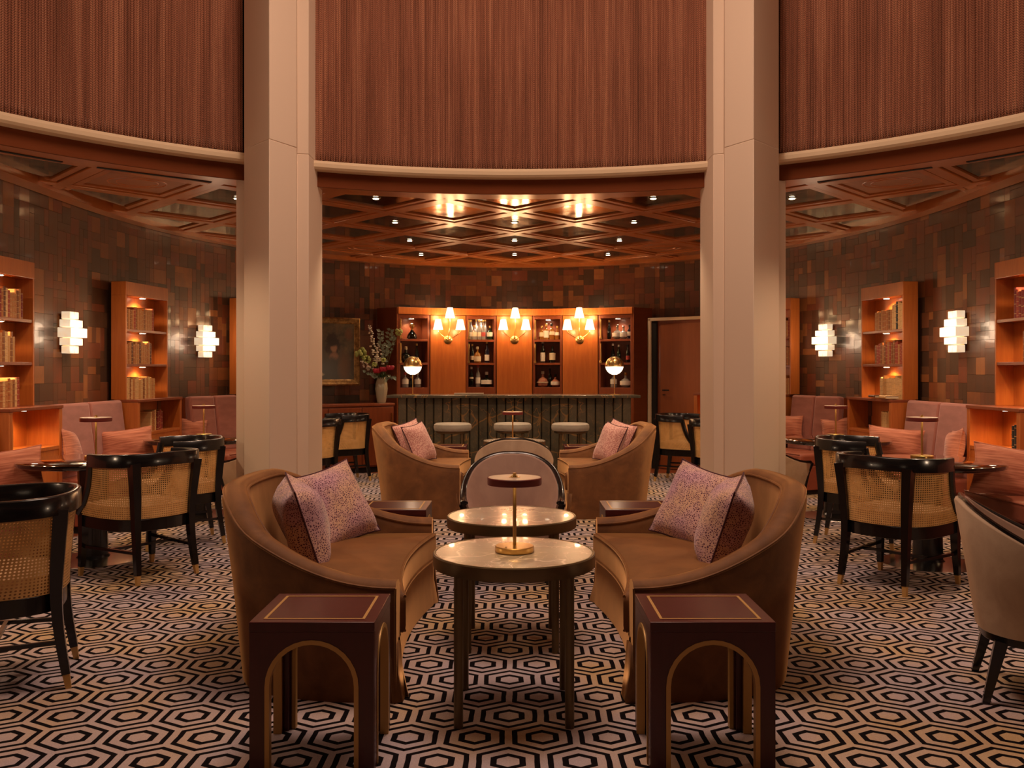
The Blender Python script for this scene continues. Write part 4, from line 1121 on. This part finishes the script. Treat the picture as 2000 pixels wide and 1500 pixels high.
def make_sofa():
    t = thing('loveseat', '', 'sofa')
    HL = .885
    halfp = [(0.0, -HL), (-.28, -HL + .015), (-.52, -HL + .07), (-.70, -HL + .165), (-.84, -.50), (-.92, -.25), (-.94, 0)]
    halfb = [(0.0, -HL + .005), (-.28, -HL + .02), (-.50, -HL + .08), (-.66, -HL + .185), (-.76, -.48), (-.81, -.24), (-.825, 0)]
    def fullp(hp): c = catmull(hp, 7); return c + [(x, -y) for x, y in c[::-1][1:]]
    n = 61
    # path order so that inward normal (-t.y,t.x) points to the seat: go from far arm round back to near arm
    top = arcpath(fullp(halfp)[::-1], n); bot = arcpath(fullp(halfb)[::-1], n)
    zt = []
    for i in range(n):
        u = abs(i / (n - 1) - .5) * 2       # 1 at arms, 0 at back centre
        zt.append(.515 + (.865 - .515) * smooth01((1.0 - u) / .80) ** 1.15)
    # inward check
    a, b = Vector(top[0]), Vector(top[1]); tt = (b - a).normalized(); nr = Vector((-tt.y, tt.x))
    if nr.y * (-top[0][1]) < 0: top, bot = top[::-1], bot[::-1]
    rows = shell_mesh(bot, top, .125, .0, zt)
    shell_build(MB(), rows).build('body', 'velvet', t, ang=60)
    # welts on outer and inner top edge
    for k in (3, 7):
        MB().tube([Vector(r[k]) for r in rows], .0065, 6).build('piping', 'velvet', t)
    # welts down the arm fronts
    for r in (rows[0], rows[-1]): MB().tube([Vector(p) for p in r[0:4]], .006, 6).build('piping', 'velvet', t)
    # seat cushion: inner line of shell, concave front
    inner = [(r[8][0], r[8][1]) for r in rows]
    def front(y): return .03 - .085 * (1 - (y / .76) ** 2)
    hi = [p for p in inner if p[0] < -.02]
    ys0, ys1 = hi[0][1], hi[-1][1]
    fl = [(front(ys1 + (ys0 - ys1) * k / 24), ys1 + (ys0 - ys1) * k / 24) for k in range(25)]
    hb = [((r[9][0] * .6 + r[8][0] * .4), (r[9][1] * .6 + r[8][1] * .4)) for r in rows if r[8][0] < -.02]
    poly = hb + fl
    cx, cy = -.42, 0
    prof = [(.0, .265), (.0, .275), (1.0, .275)]
    mb = MB(); rr = []
    for f, z in ((.3, .262), (.965, .262), (.99, .275), (1.0, .30), (1.0, .40), (.992, .422), (.965, .436), (.6, .452), (.15, .456)):
        rr.append([(cx + (x - cx) * f, cy + (y - cy) * f, z) for x, y in poly])
    mb.grid(rr, closed=True); m = len(poly); N_ = len(mb.v); mb.f.append(tuple(range(m))[::-1]); mb.f.append(tuple(range(N_ - m, N_)))
    cu = mb.build('seat_cushion', 'velvet', t, ang=50)
    MB().tube([(x * .99 + cx * .01, y * .992, .424) for x, y in fl], .007, 6).build('piping', 'velvet', cu)
    MB().tube([(x * .99 + cx * .01, y * .992, .276) for x, y in fl], .006, 6).build('piping', 'velvet', cu)
    # skirt: front panel under cushion, flared with pleats at corners
    rows2 = []
    for k in range(49):
        y = .80 - 1.60 * k / 48; fx = front(min(.76, abs(y))) - .02
        e = max(0, (abs(y) - .70) / .10)
        rows2.append([(fx, y, .262), (fx + .005, y * 1.0, .14), (fx + .02 + .02 * e * math.sin(k * 2), y * (1 + .02 * e), .012), (fx - .02, y, .012), (fx - .03, y, .262)])
    mb = MB(); mb.grid(rows2, closed=True); mb.build('skirt', 'velvet', t, ang=60)
    # outer skirt corner flaps
    for sg in (-1, 1):
        mb = MB(); mb.grid([[(-.03, sg * .883, .25), (-.02, sg * .885, .13), (-.01, sg * .89, .012)], [(.004, sg * .875, .25), (.012, sg * .876, .13), (.03, sg * .882, .012)], [(.012, sg * .80, .25), (.022, sg * .80, .13), (.035, sg * .79, .012)]])
        o = mb.build('skirt_pleat', 'velvet', t); so = o.modifiers.new('s', 'SOLIDIFY'); so.thickness = .008
    return t
SX = -.50
sofa = make_sofa(); sofa.location = (SX, 4.70, 0)
sofa['label'] = 'brown velvet crescent loveseat in the left foreground behind the left side table'
SXR = .50
copy_tree(sofa, (SXR, 4.70, 0), PI, 'brown velvet crescent loveseat in the right foreground behind the right side table')
copy_tree(sofa, (SX - .02, 9.44, 0), 0, 'brown velvet crescent loveseat farther back on the left, near the bar')
copy_tree(sofa, (SXR + .01, 9.44, 0), PI, 'brown velvet crescent loveseat farther back on the right, near the bar')

# pillows --------------------------------------------------------------
def pillow_mesh(a=.22, b=.22, T=.075, n=14):
    rows_f, rows_b = [], []
    mb = MB()
    for sgn in (1, -1):
        rows = []
        for j in range(n + 1):
            v = -1 + 2 * j / n; row = []
            for i in range(n + 1):
                u = -1 + 2 * i / n
                x = a * u * (1 - .09 * (1 - v * v)) ; z = b * v * (1 - .09 * (1 - u * u))
                th = T * max(0, (1 - u ** 4) * (1 - v ** 4)) ** .6 * (1 + .12 * math.sin(3 * u + 2 * v + sgn))
                row.append((x, -sgn * th, z))
            rows.append(row if sgn > 0 else row[::-1])
        mb.grid(rows)
    return mb
def pillow_edge(a, b, n=14):
    pts = []
    L = [(-1 + 2 * i / n, -1) for i in range(n)] + [(1, -1 + 2 * i / n) for i in range(n)] + [(1 - 2 * i / n, 1) for i in range(n)] + [(-1, 1 - 2 * i / n) for i in range(n)]
    for u, v in L: pts.append((a * u * (1 - .09 * (1 - v * v)), 0, b * v * (1 - .09 * (1 - u * u))))
    return pts
pil_cache = {}
def pillow(label, center, normal, lean, roll, a=.225, b=.225, matn='speckle', cord='cord', T=.085, group=None):
    key = (a, b, matn, T)
    if key not in pil_cache:
        m1 = pillow_mesh(a, b, T); o = m1.build('pillow', matn, None, ang=70)
        mb = MB(); mb.tube(pillow_edge(a, b), .005, 6, closed=True); p = mb.build('piping', cord, o)
        pil_cache[key] = o
    else:
        o = copy_tree(pil_cache[key])
    o.location = center
    rz = math.atan2(normal[0], -normal[1])     # local -y -> normal
    o.rotation_euler = (Matrix.Rotation(rz, 3, 'Z') @ Matrix.Rotation(R(-lean), 3, 'X') @ Matrix.Rotation(R(roll), 3, 'Y')).to_euler()
    tag(o, label, 'pillow', group); return o
for sx, sn in ((-1, 'left'), (1, 'right')):
    pillow(f'speckled mauve pillow leaning at the far end of the {sn} foreground loveseat', (sx * 1.03, 5.22, .63), (-sx * .80, -.60), 26, sx * 10, .245, .235)
    pillow(f'speckled mauve pillow seen edge-on at the near end of the {sn} foreground loveseat', (sx * 1.08, 4.66, .625), (-sx * .95, .30), 18, sx * 6, .235, .225, T=.115)
    pillow(f'pink pillow facing the table on the {sn} far loveseat', (sx * 1.00, 9.55, .645), (-sx * .9, -.44), 22, sx * 6, .215, .215, 'speckle_pink', 'cord', .08)
    pillow(f'pink pillow tucked behind the other on the {sn} far loveseat', (sx * 1.12, 9.85, .655), (-sx * .8, -.60), 20, sx * 10, .21, .21, 'speckle_pink', 'cord', .07)
# banquette pillows
def rp(label, px, py, d, normal, lean=18, roll=0, a=.25, b=.17):
    p = at(px, py, d); pillow(label, p, normal, lean, roll, a, b, 'rust_pillow', 'rust_pillow', .07)
rp('rust pillow at the left picture edge on the nearest left banquette', 14, 922, 6.65, (.25, -.95), 14, -8, .24, .165)
rp('wide rust pillow against the far end of the second left banquette', 248, 868, 8.75, (.45, -.9), 12, -6, .24, .15)
rp('small rust pillow standing edge-on behind the lamp on the second left banquette', 137, 876, 7.95, (.95, .25), 12, 8, .19, .17)
rp('small rust pillow on the farthest left banquette behind the second lamp', 378, 841, 10.45, (.6, -.8), 8, 6, .15, .13)
rp('rust pillow at the right picture edge on the nearest right banquette', 1985, 924, 6.65, (-.25, -.95), 14, 8, .30, .19)
rp('wide rust pillow against the far end of the second right banquette', 1748, 866, 8.75, (-.45, -.9), 12, 5, .25, .15)
rp('small rust pillow standing edge-on right of the near lamp, second right banquette', 1864, 874, 7.95, (-.95, .25), 12, -8, .19, .16)
rp('small rust pillow behind the far lamp on the farthest right banquette', 1630, 840, 10.45, (-.6, -.8), 8, -6, .15, .13)
rp('rust pillow beside the right column on the farthest right banquette', 1543, 834, 10.95, (-.6, -.8), 10, 0, .15, .14)

# ------------------------------------------------------------------ arched side tables
def side_table():
    t = thing('side_table', '', 'side table')
    W, Dp, H, top = .437, .41, .528, .035
    MB().bb(-W / 2, W / 2, -Dp / 2, Dp / 2, H - top, H).build('tabletop', 'mahogany', t, bevel=.003)
    mb = MB(); i = .04; lw = .010; z0, z1 = H, H + .0012
    mb.bb(-W / 2 + i, W / 2 - i, -Dp / 2 + i, -Dp / 2 + i + lw, z0, z1); mb.bb(-W / 2 + i, W / 2 - i, Dp / 2 - i - lw, Dp / 2 - i, z0, z1)
    mb.bb(-W / 2 + i, -W / 2 + i + lw, -Dp / 2 + i + lw, Dp / 2 - i - lw, z0, z1); mb.bb(W / 2 - i - lw, W / 2 - i, -Dp / 2 + i + lw, Dp / 2 - i - lw, z0, z1)
    mb.build('brass_inlay', 'brass_inlay', t, smooth=False)
    def arch_pts(rw, zsp, n=16): return [(-rw, 0)] + [(-rw, zsp)] + [(-rw * math.cos(PI * k / n), zsp + rw * math.sin(PI * k / n)) for k in range(1, n)] + [(rw, zsp), (rw, 0)]
    for wd, off, rot in ((W - .004, Dp / 2 - .015, 0), (W - .004, Dp / 2 - .015, PI), (Dp - .034, W / 2 - .015, PI / 2), (Dp - .034, W / 2 - .015, -PI / 2)):
        rw = wd * .37; zsp = .463 - rw; th = .028; A = arch_pts(rw, zsp)
        hz = H - top; h = wd / 2
        outp = []
        for x, z in A:
            if z <= zsp + 1e-6: outp.append((math.copysign(h, x), z))
            else:
                a = math.atan2(z - zsp, x); cx = math.cos(a); sz = math.sin(a)
                k = min(h / abs(cx) if abs(cx) > 1e-6 else 9, (hz - zsp) / sz); outp.append((cx * k, zsp + sz * k))
        mb = MB(); rows = [[(ax, -th / 2, az), (ox, -th / 2, oz), (ox, th / 2, oz), (ax, th / 2, az)] for (ax, az), (ox, oz) in zip(A, outp)]
        # insert exact corners
        mb.grid(rows, closed=True); mb.f.append((0, 1, 2, 3)); n = len(mb.v); mb.f.append((n - 1, n - 2, n - 3, n - 4))
        # corner fillers
        for sg in (-1, 1):
            k = [i_ for i_, o_ in enumerate(outp) if abs(o_[0] - sg * h) < 1e-5 and o_[1] > zsp]
            kk = [i_ for i_, o_ in enumerate(outp) if abs(o_[1] - hz) < 1e-5]
            if sg < 0: p1 = outp[max(k)] if k else outp[1]; p2 = outp[min(kk)]
            else: p1 = outp[min(k)] if k else outp[-2]; p2 = outp[max(kk)]
            c_ = (sg * h, hz)
            mb.add([(p1[0], -th / 2, p1[1]), (c_[0], -th / 2, c_[1]), (p2[0], -th / 2, p2[1]), (p1[0], th / 2, p1[1]), (c_[0], th / 2, c_[1]), (p2[0], th / 2, p2[1])], [(0, 1, 2), (5, 4, 3), (0, 3, 4, 1), (1, 4, 5, 2)])
        sp_ = mb.build('arched_side', 'mahogany', t, smooth=False)
        sp_.location = (math.sin(rot) * off, -math.cos(rot) * off, 0); sp_.rotation_euler = (0, 0, rot)
        # brass trim lining the arch
        B_ = arch_pts(rw - .013, zsp); A2 = arch_pts(rw + .003, zsp)
        mb = MB(); rows = [[(ax, -th / 2 - .003, az), (bx, -th / 2 - .003, bz), (bx, th / 2, bz), (ax, th / 2, az)] for (ax, az), (bx, bz) in zip(A2, B_)]
        mb.grid(rows, closed=True); mb.build('brass_trim', 'brass_inlay', sp_, ang=30)
    for sx in (-1, 1):
        for sy in (-1, 1):
            mb = MB(); mb.bb(min(sx * (W / 2 - .05), sx * (W / 2 - .003)), max(sx * (W / 2 - .05), sx * (W / 2 - .003)), min(sy * (Dp / 2 - .05), sy * (Dp / 2 - .003)), max(sy * (Dp / 2 - .05), sy * (Dp / 2 - .003)), 0, H - top)
            mb.build('leg', 'mahogany', t, bevel=.003)
    return t
tb = side_table(); tb.location = (-.705, 3.37, 0); tb['label'] = 'dark mahogany arched side table with brass inlay, front left foreground'
copy_tree(tb, (.69, 3.37, 0), 0, 'dark mahogany arched side table with brass inlay, front right foreground')
copy_tree(tb, (-.775, 5.94, 0), 0, 'dark arched side table behind the far arm of the left foreground loveseat')
copy_tree(tb, (.79, 5.94, 0), 0, 'dark arched side table behind the far arm of the right foreground loveseat')
copy_tree(tb, (-.78, 10.72, 0), 0, 'dark arched side table beyond the far left loveseat by the bar stools')
copy_tree(tb, (.80, 10.72, 0), 0, 'dark arched side table beyond the far right loveseat by the bar stools')

# ------------------------------------------------------------------ marble tables
def marble_table():
    t = thing('marble_table', '', 'table')
    MB().lathe([(.01, .635), (.316, .635), (.325, .645), (.322, .654), (.01, .656)], 64).build('marble_top', 'marble', t)
    MB().lathe([(.30, .600), (.333, .600), (.335, .604), (.335, .650), (.331, .655), (.324, .655), (.322, .640), (.30, .635)], 64).build('bronze_rim', 'bronze', t)
    for sx in (-1, 1):
        for sy in (-1, 1): MB().tube([(sx * .217, sy * .217, .605), (sx * .217, sy * .217, 0)], .0185, 12).build('leg', 'bronze', t)
    return t
mt = marble_table(); mt.location = (-.002, 3.775, 0); mt['label'] = 'round marble table with bronze legs nearest the camera, carrying a lamp'
copy_tree(mt, (-.015, 4.72, 0), 0, 'round marble table with bare top, second from the camera')
copy_tree(mt, (.0, 9.0, 0), 0, 'round marble table between the far loveseats, nearer of the two')
copy_tree(mt, (-.002, 9.82, 0), 0, 'round marble table between the far loveseats carrying a lamp')

# rechargeable table lamps
def lamp():
    t = thing('table_lamp', '', 'lamp')
    MB().lathe([(.078, 0), (.08, .003), (.08, .022), (.077, .025), (.01, .026)], 36).build('base', 'brass', t)
    MB().lathe([(.0725, .0), (.0725, .001)], 24).build('foot_pad', 'black', t)
    MB().tube([(0, 0, .02), (0, 0, .325)], .0078, 10).build('pole', 'brass', t)
    s = MB().lathe([(.104, .300), (.107, .279), (.111, .277), (.112, .28), (.112, .304), (.110, .306)], 48).build('lamp_shade', 'maroon', t)
    MB().lathe([(.10, .286), (.10, .288)], 40).build('diffuser', 'lamp_glow', s)
    MB().lathe([(.108, .3055), (.108, .307), (.01, .3075)], 48).build('shade_cap', 'cap_cream', s)  # pale colour stands in for light reflecting off the shade top
    MB().lathe([(.024, .307), (.024, .309), (.014, .3095), (.013, .314), (.005, .316)], 16).build('finial', 'brass', t)
    MB().lathe([(.004, .026), (.004, .028)], 8, (-.035, -.045, 0)).build('switch', 'bronze', t)
    return t
lp = lamp()
lamps = [((.0, 3.76, .656), 'brass table lamp with maroon disc shade on the nearest marble table'),
         ((-.02, 9.82, .656), 'brass table lamp with maroon disc shade on the far marble table by the bar'),
         ((-3.11, 6.77, .75), 'brass table lamp with disc shade on the near left black table'),
         ((-3.11, 9.12, .75), 'brass table lamp with disc shade on the far left black table'),
         ((3.04, 6.80, .75), 'brass table lamp with disc shade on the near right black table'),
         ((3.2, 9.08, .75), 'brass table lamp with disc shade on the far right black table')]
for k, (loc, lab) in enumerate(lamps):
    o = lp if k == 0 else copy_tree(lp); o.location = loc; o['label'] = lab; o['group'] = 'disc-shade table lamps'
    light('SPOT', 'lamp_beam', (loc[0], loc[1] - .02, loc[2] + .27), .9, WARM, .05, (0, 0, 0), 160)

# black pedestal tables
def black_table(r=.52):
    t = thing('pedestal_table', '', 'table')
    MB().lathe([(.01, .71), (r - .03, .71), (r - .005, .718), (r, .73), (r - .003, .745), (r - .012, .75), (.01, .75)], 72).build('tabletop', 'black_table', t)
    MB().lathe([(.12, .03), (.105, .045), (.10, .35), (.11, .69), (.2, .71)], 10).build('pedestal', 'black', t)
    MB().lathe([(.33, 0), (.335, .004), (.33, .012), (.12, .03)], 48).build('base_plate', 'steel', t)
    return t
bt = black_table(); bt.location = (-3.12, 6.75, 0); bt['label'] = 'round polished black pedestal table at the left with a lamp'
copy_tree(bt, (3.0, 6.62, 0), 0, 'round polished black pedestal table at the right with a lamp')
copy_tree(bt, (-3.05, 8.85, 0), 0, 'round polished black pedestal table farther back on the left beside the column')
copy_tree(bt, (3.07, 8.75, 0), 0, 'round polished black pedestal table farther back on the right beside the column')

# ------------------------------------------------------------------ cane barrel chairs
def cane_chair():
    t = thing('cane_chair', '', 'chair')
    ZR = .865
    hp = [(-.315, .11), (-.335, -.03), (-.315, -.16), (-.245, -.255), (-.13, -.305), (0, -.32)]
    c = catmull(hp, 6); top = c + [(-x, y) for x, y in c[::-1][1:]]; top = arcpath(top, 49)
    # top rail: flat band
    mb = MB(); rows = []
    for i, p in enumerate(top):
        a = Vector(top[max(i - 1, 0)]); b = Vector(top[min(i + 1, 48)]); tg = (b - a).normalized(); nr = Vector((-tg.y, tg.x))
        e = min(i, 48 - i) / 24; z1 = ZR - .015 * (1 - e); z0 = z1 - .085
        q = Vector(p); o_ = q - nr * .017; n_ = q + nr * .017
        rows.append([(o_.x, o_.y, z0), (o_.x, o_.y, z1 - .006), ((o_ + nr * .006).x, (o_ + nr * .006).y, z1), ((n_ - nr * .006).x, (n_ - nr * .006).y, z1), (n_.x, n_.y, z1 - .006), (n_.x, n_.y, z0)])
    shell_build(mb, rows).build('top_rail', 'black', t, ang=50)
    for sg in (-1, 1):
        # swept arm support
        P = catmull([(sg * .315, .10, .80), (sg * .308, .115, .72), (sg * .300, .15, .62), (sg * .292, .205, .53), (sg * .285, .275, .465), (sg * .283, .30, .44)], 5)
        MB().tube(P, .028, 8, flat=(.8, 1)).build('arm', 'black', t)
        # rear post running into the leg
        P = [(sg * .233, -.272, .80), (sg * .215, -.258, .60), (sg * .205, -.25, .42), (sg * .208, -.262, .25), (sg * .218, -.29, .07)]
        MB().tube(catmull(P, 4), [.043 - .019 * k / 16 for k in range(17)], 4).build('leg', 'black', t)
        MB().tube([(sg * .2175, -.289, .075), (sg * .222, -.300, .008)], [.021, .016], 4).build('ferrule', 'brass_inlay', t)
        P = [(sg * .262, .272, .44), (sg * .262, .275, .25), (sg * .268, .288, .07)]
        MB().tube(P, [.038, .031, .023], 4).build('leg', 'black', t)
        MB().tube([(sg * .2678, .2875, .075), (sg * .27, .294, .008)], [.021, .016], 4).build('ferrule', 'brass_inlay', t)
        MB().tube([(sg * .209, -.265, .21), (sg * .263, .277, .21)], .013, 4).build('stretcher', 'black', t)
    MB().tube([(-.235, 0, .21), (.235, 0, .21)], .013, 4).build('stretcher', 'black', t)
    # seat apron
    ap = catmull([(-.272, .28), (-.285, .10), (-.275, -.08), (-.215, -.215), (-.11, -.265), (0, -.275)], 5); ap = ap + [(-x, y) for x, y in ap[::-1][1:]]; 
    mb = MB(); mb.prism([(x, y) for x, y in ap], .345, .425); mb.build('seat_frame', 'black', t, bevel=.004)
    mb = MB(); rr = []
    for f, z in ((.96, .425), (.985, .44), (.985, .48), (.95, .505), (.7, .52), (.2, .525)): rr.append([(x * f, .0 + (y - .0) * f, z) for x, y in ap])
    mb.grid(rr, closed=True); m_ = len(ap); N_ = len(mb.v); mb.f.append(tuple(range(N_ - m_, N_))); mb.build('seat_cushion', 'tan_fabric', t, ang=50)
    # cane panels: back and two sides
    def panel(f0, f1, armsg=0):
        mb = MB(); uv = []; rows = []; nu, nv = 16, 8
        for j in range(nv + 1):
            v = j / nv; z = .43 + (.785 - .43) * v; k = .90 + .08 * v ** 1.5; row = []
            for i in range(nu + 1):
                u = f0 + (f1 - f0) * i / nu; q = u * 48; i0 = min(int(q), 47); fr = q - i0
                x = top[i0][0] + (top[i0 + 1][0] - top[i0][0]) * fr; y = top[i0][1] + (top[i0 + 1][1] - top[i0][1]) * fr
                x *= k; y *= k
                if armsg:
                    # stretch forward at lower heights so the edge follows the arm
                    yf = .10 + .17 * (1 - min(1, (z - .44) / .34)) ** 1.6; w_ = abs((i / nu) - (0 if armsg > 0 else 1))
                    w_ = 1 - abs(i / nu - (0 if f0 < .5 else 1)); y += (yf - .11 * k) * max(0, w_) ** 1.5
                row.append((x, y, z)); uv.append((u * 1.22, z))
            rows.append(row)
        mb.grid(rows); mb.uv = uv; return mb.build('cane_panel', 'cane', t, ang=80)
    panel(.30, .70); panel(.0, .30, 1); panel(.70, 1.0, -1)
    return t
cc = cane_chair()
chairs = [((-2.32, 4.10), (-.93, -.37), 'black cane barrel chair cut off by the left picture edge'),
          ((-2.56, 6.26), (-.82, .57), 'black cane barrel chair with its back to the camera at the near left table'),
          ((-2.72, 7.42), (-.86, -.5), 'black cane barrel chair between the near left table and the left column'),
          ((2.50, 5.98), (.78, .63), 'black cane barrel chair with its back to the camera at the near right table'),
          ((2.80, 7.42), (.86, -.5), 'black cane barrel chair between the near right table and the right column'),
          ((-2.36, 10.35), (-.75, .66), 'cane barrel chair seen from behind just right of the left column, nearer one'),
          ((-2.2, 11.6), (-.85, -.5), 'cane barrel chair facing left below the sideboard, farther one'),
          ((2.36, 10.35), (.75, .66), 'cane barrel chair seen from behind just left of the right column, nearer one'),
          ((2.14, 11.55), (.85, -.5), 'cane barrel chair facing right below the door, farther one')]
for k, ((x, y), f, lab) in enumerate(chairs):
    o = cc if k == 0 else copy_tree(cc); o.location = (x, y, .0); o.rotation_euler = (0, 0, facing(*f)); o['label'] = lab; o['group'] = 'black cane barrel chairs'

# ------------------------------------------------------------------ upholstered tub chairs
def tub_chair():
    t = thing('tub_chair', '', 'chair')
    hp = [(-.335, .30), (-.352, .12), (-.345, -.06), (-.29, -.22), (-.17, -.315), (0, -.345)]
    hb = [(-.27, .25), (-.285, .10), (-.275, -.05), (-.23, -.17), (-.135, -.245), (0, -.265)]
    def fp(h): c = catmull(h, 6); return c + [(-x, y) for x, y in c[::-1][1:]]
    n = 49; top = arcpath(fp(hp), n); bot = arcpath(fp(hb), n)
    zt = [.545 + .27 * smooth01((1 - abs(i / (n - 1) - .5) * 2) / .95) ** 1.1 for i in range(n)]
    a, b = Vector(top[0]), Vector(top[1]); tg = (b - a).normalized(); nr = Vector((-tg.y, tg.x))
    if nr.x < 0: top, bot = top[::-1], bot[::-1]
    rows = shell_mesh(bot, top, .05, .285, zt, .2)
    shell_build(MB(), [r[:6] + [((r[0][0] + r[10][0]) / 2, (r[0][1] + r[10][1]) / 2, r[0][2])] for r in rows]).build('outer_shell', 'cream_fabric', t, ang=60)
    shell_build(MB(), [r[5:] + [((r[0][0] + r[10][0]) / 2, (r[0][1] + r[10][1]) / 2, r[0][2])] for r in rows]).build('inner_shell', 'mauve_fabric', t, ang=60)
    MB().tube([Vector(r[5]) + Vector((0, 0, .004)) for r in rows], [.027 - .012 * math.sin(PI * i / (n - 1)) for i in range(n)], 8, flat=(1, .55)).build('top_rail', 'black', t)
    ap = fp([(-.262, .262), (-.275, .10), (-.265, -.05), (-.22, -.165), (-.13, -.235), (0, -.255)])
    MB().prism(ap, .25, .288).build('seat_frame', 'black', t, bevel=.004)
    mb = MB(); rr = []
    sp_ = fp([(-.265, .30), (-.275, .12), (-.262, -.05), (-.215, -.165), (-.13, -.225), (0, -.245)])
    for f, z in ((.95, .288), (.985, .30), (1.0, .33), (1.0, .43), (.97, .452), (.7, .468), (.2, .472)): rr.append([(x * f, y * f, z) for x, y in sp_])
    mb.grid(rr, closed=True); m_ = len(sp_); N_ = len(mb.v); mb.f.append(tuple(range(N_ - m_, N_))); mb.build('seat_cushion', 'mauve_fabric', t, ang=50)
    for sx in (-1, 1):
        MB().tube([(sx * .215, .215, .26), (sx * .235, .245, 0)], [.033, .018], 4).build('leg', 'black', t)
        MB().tube([(sx * .19, -.19, .26), (sx * .215, -.25, 0)], [.033, .018], 4).build('leg', 'black', t)
        MB().tube([(sx * .325, .300, .545), (sx * .29, .285, .45), (sx * .262, .262, .27)], [.024, .022, .02], 6).build('arm_front', 'black', t)
    return t
tu = tub_chair()
tubs = [((.0 - .015, 6.18), (0, -1), 'mauve tub chair with black rim facing the camera beyond the marble tables'),
        ((-.005, 8.12), (0, 1), 'cream tub chair with its back to the camera, directly behind the mauve one'),
        ((2.30, 3.93), (.93, -.37), 'cream tub chair with black rim cut off by the right picture edge'),
        ((2.38, 8.72), (.8, .3), 'cream tub chair mostly hidden behind the right column'),
        ((-2.38, 8.72), (-.8, .3), 'cream tub chair mostly hidden behind the left column')]
for k, ((x, y), f, lab) in enumerate(tubs):
    o = tu if k == 0 else copy_tree(tu); o.location = (x, y, 0); o.rotation_euler = (0, 0, facing(*f)); o['label'] = lab; o['group'] = 'black-rimmed tub chairs'
    if k == 2: o.scale = (1.06, 1.06, 1.03)
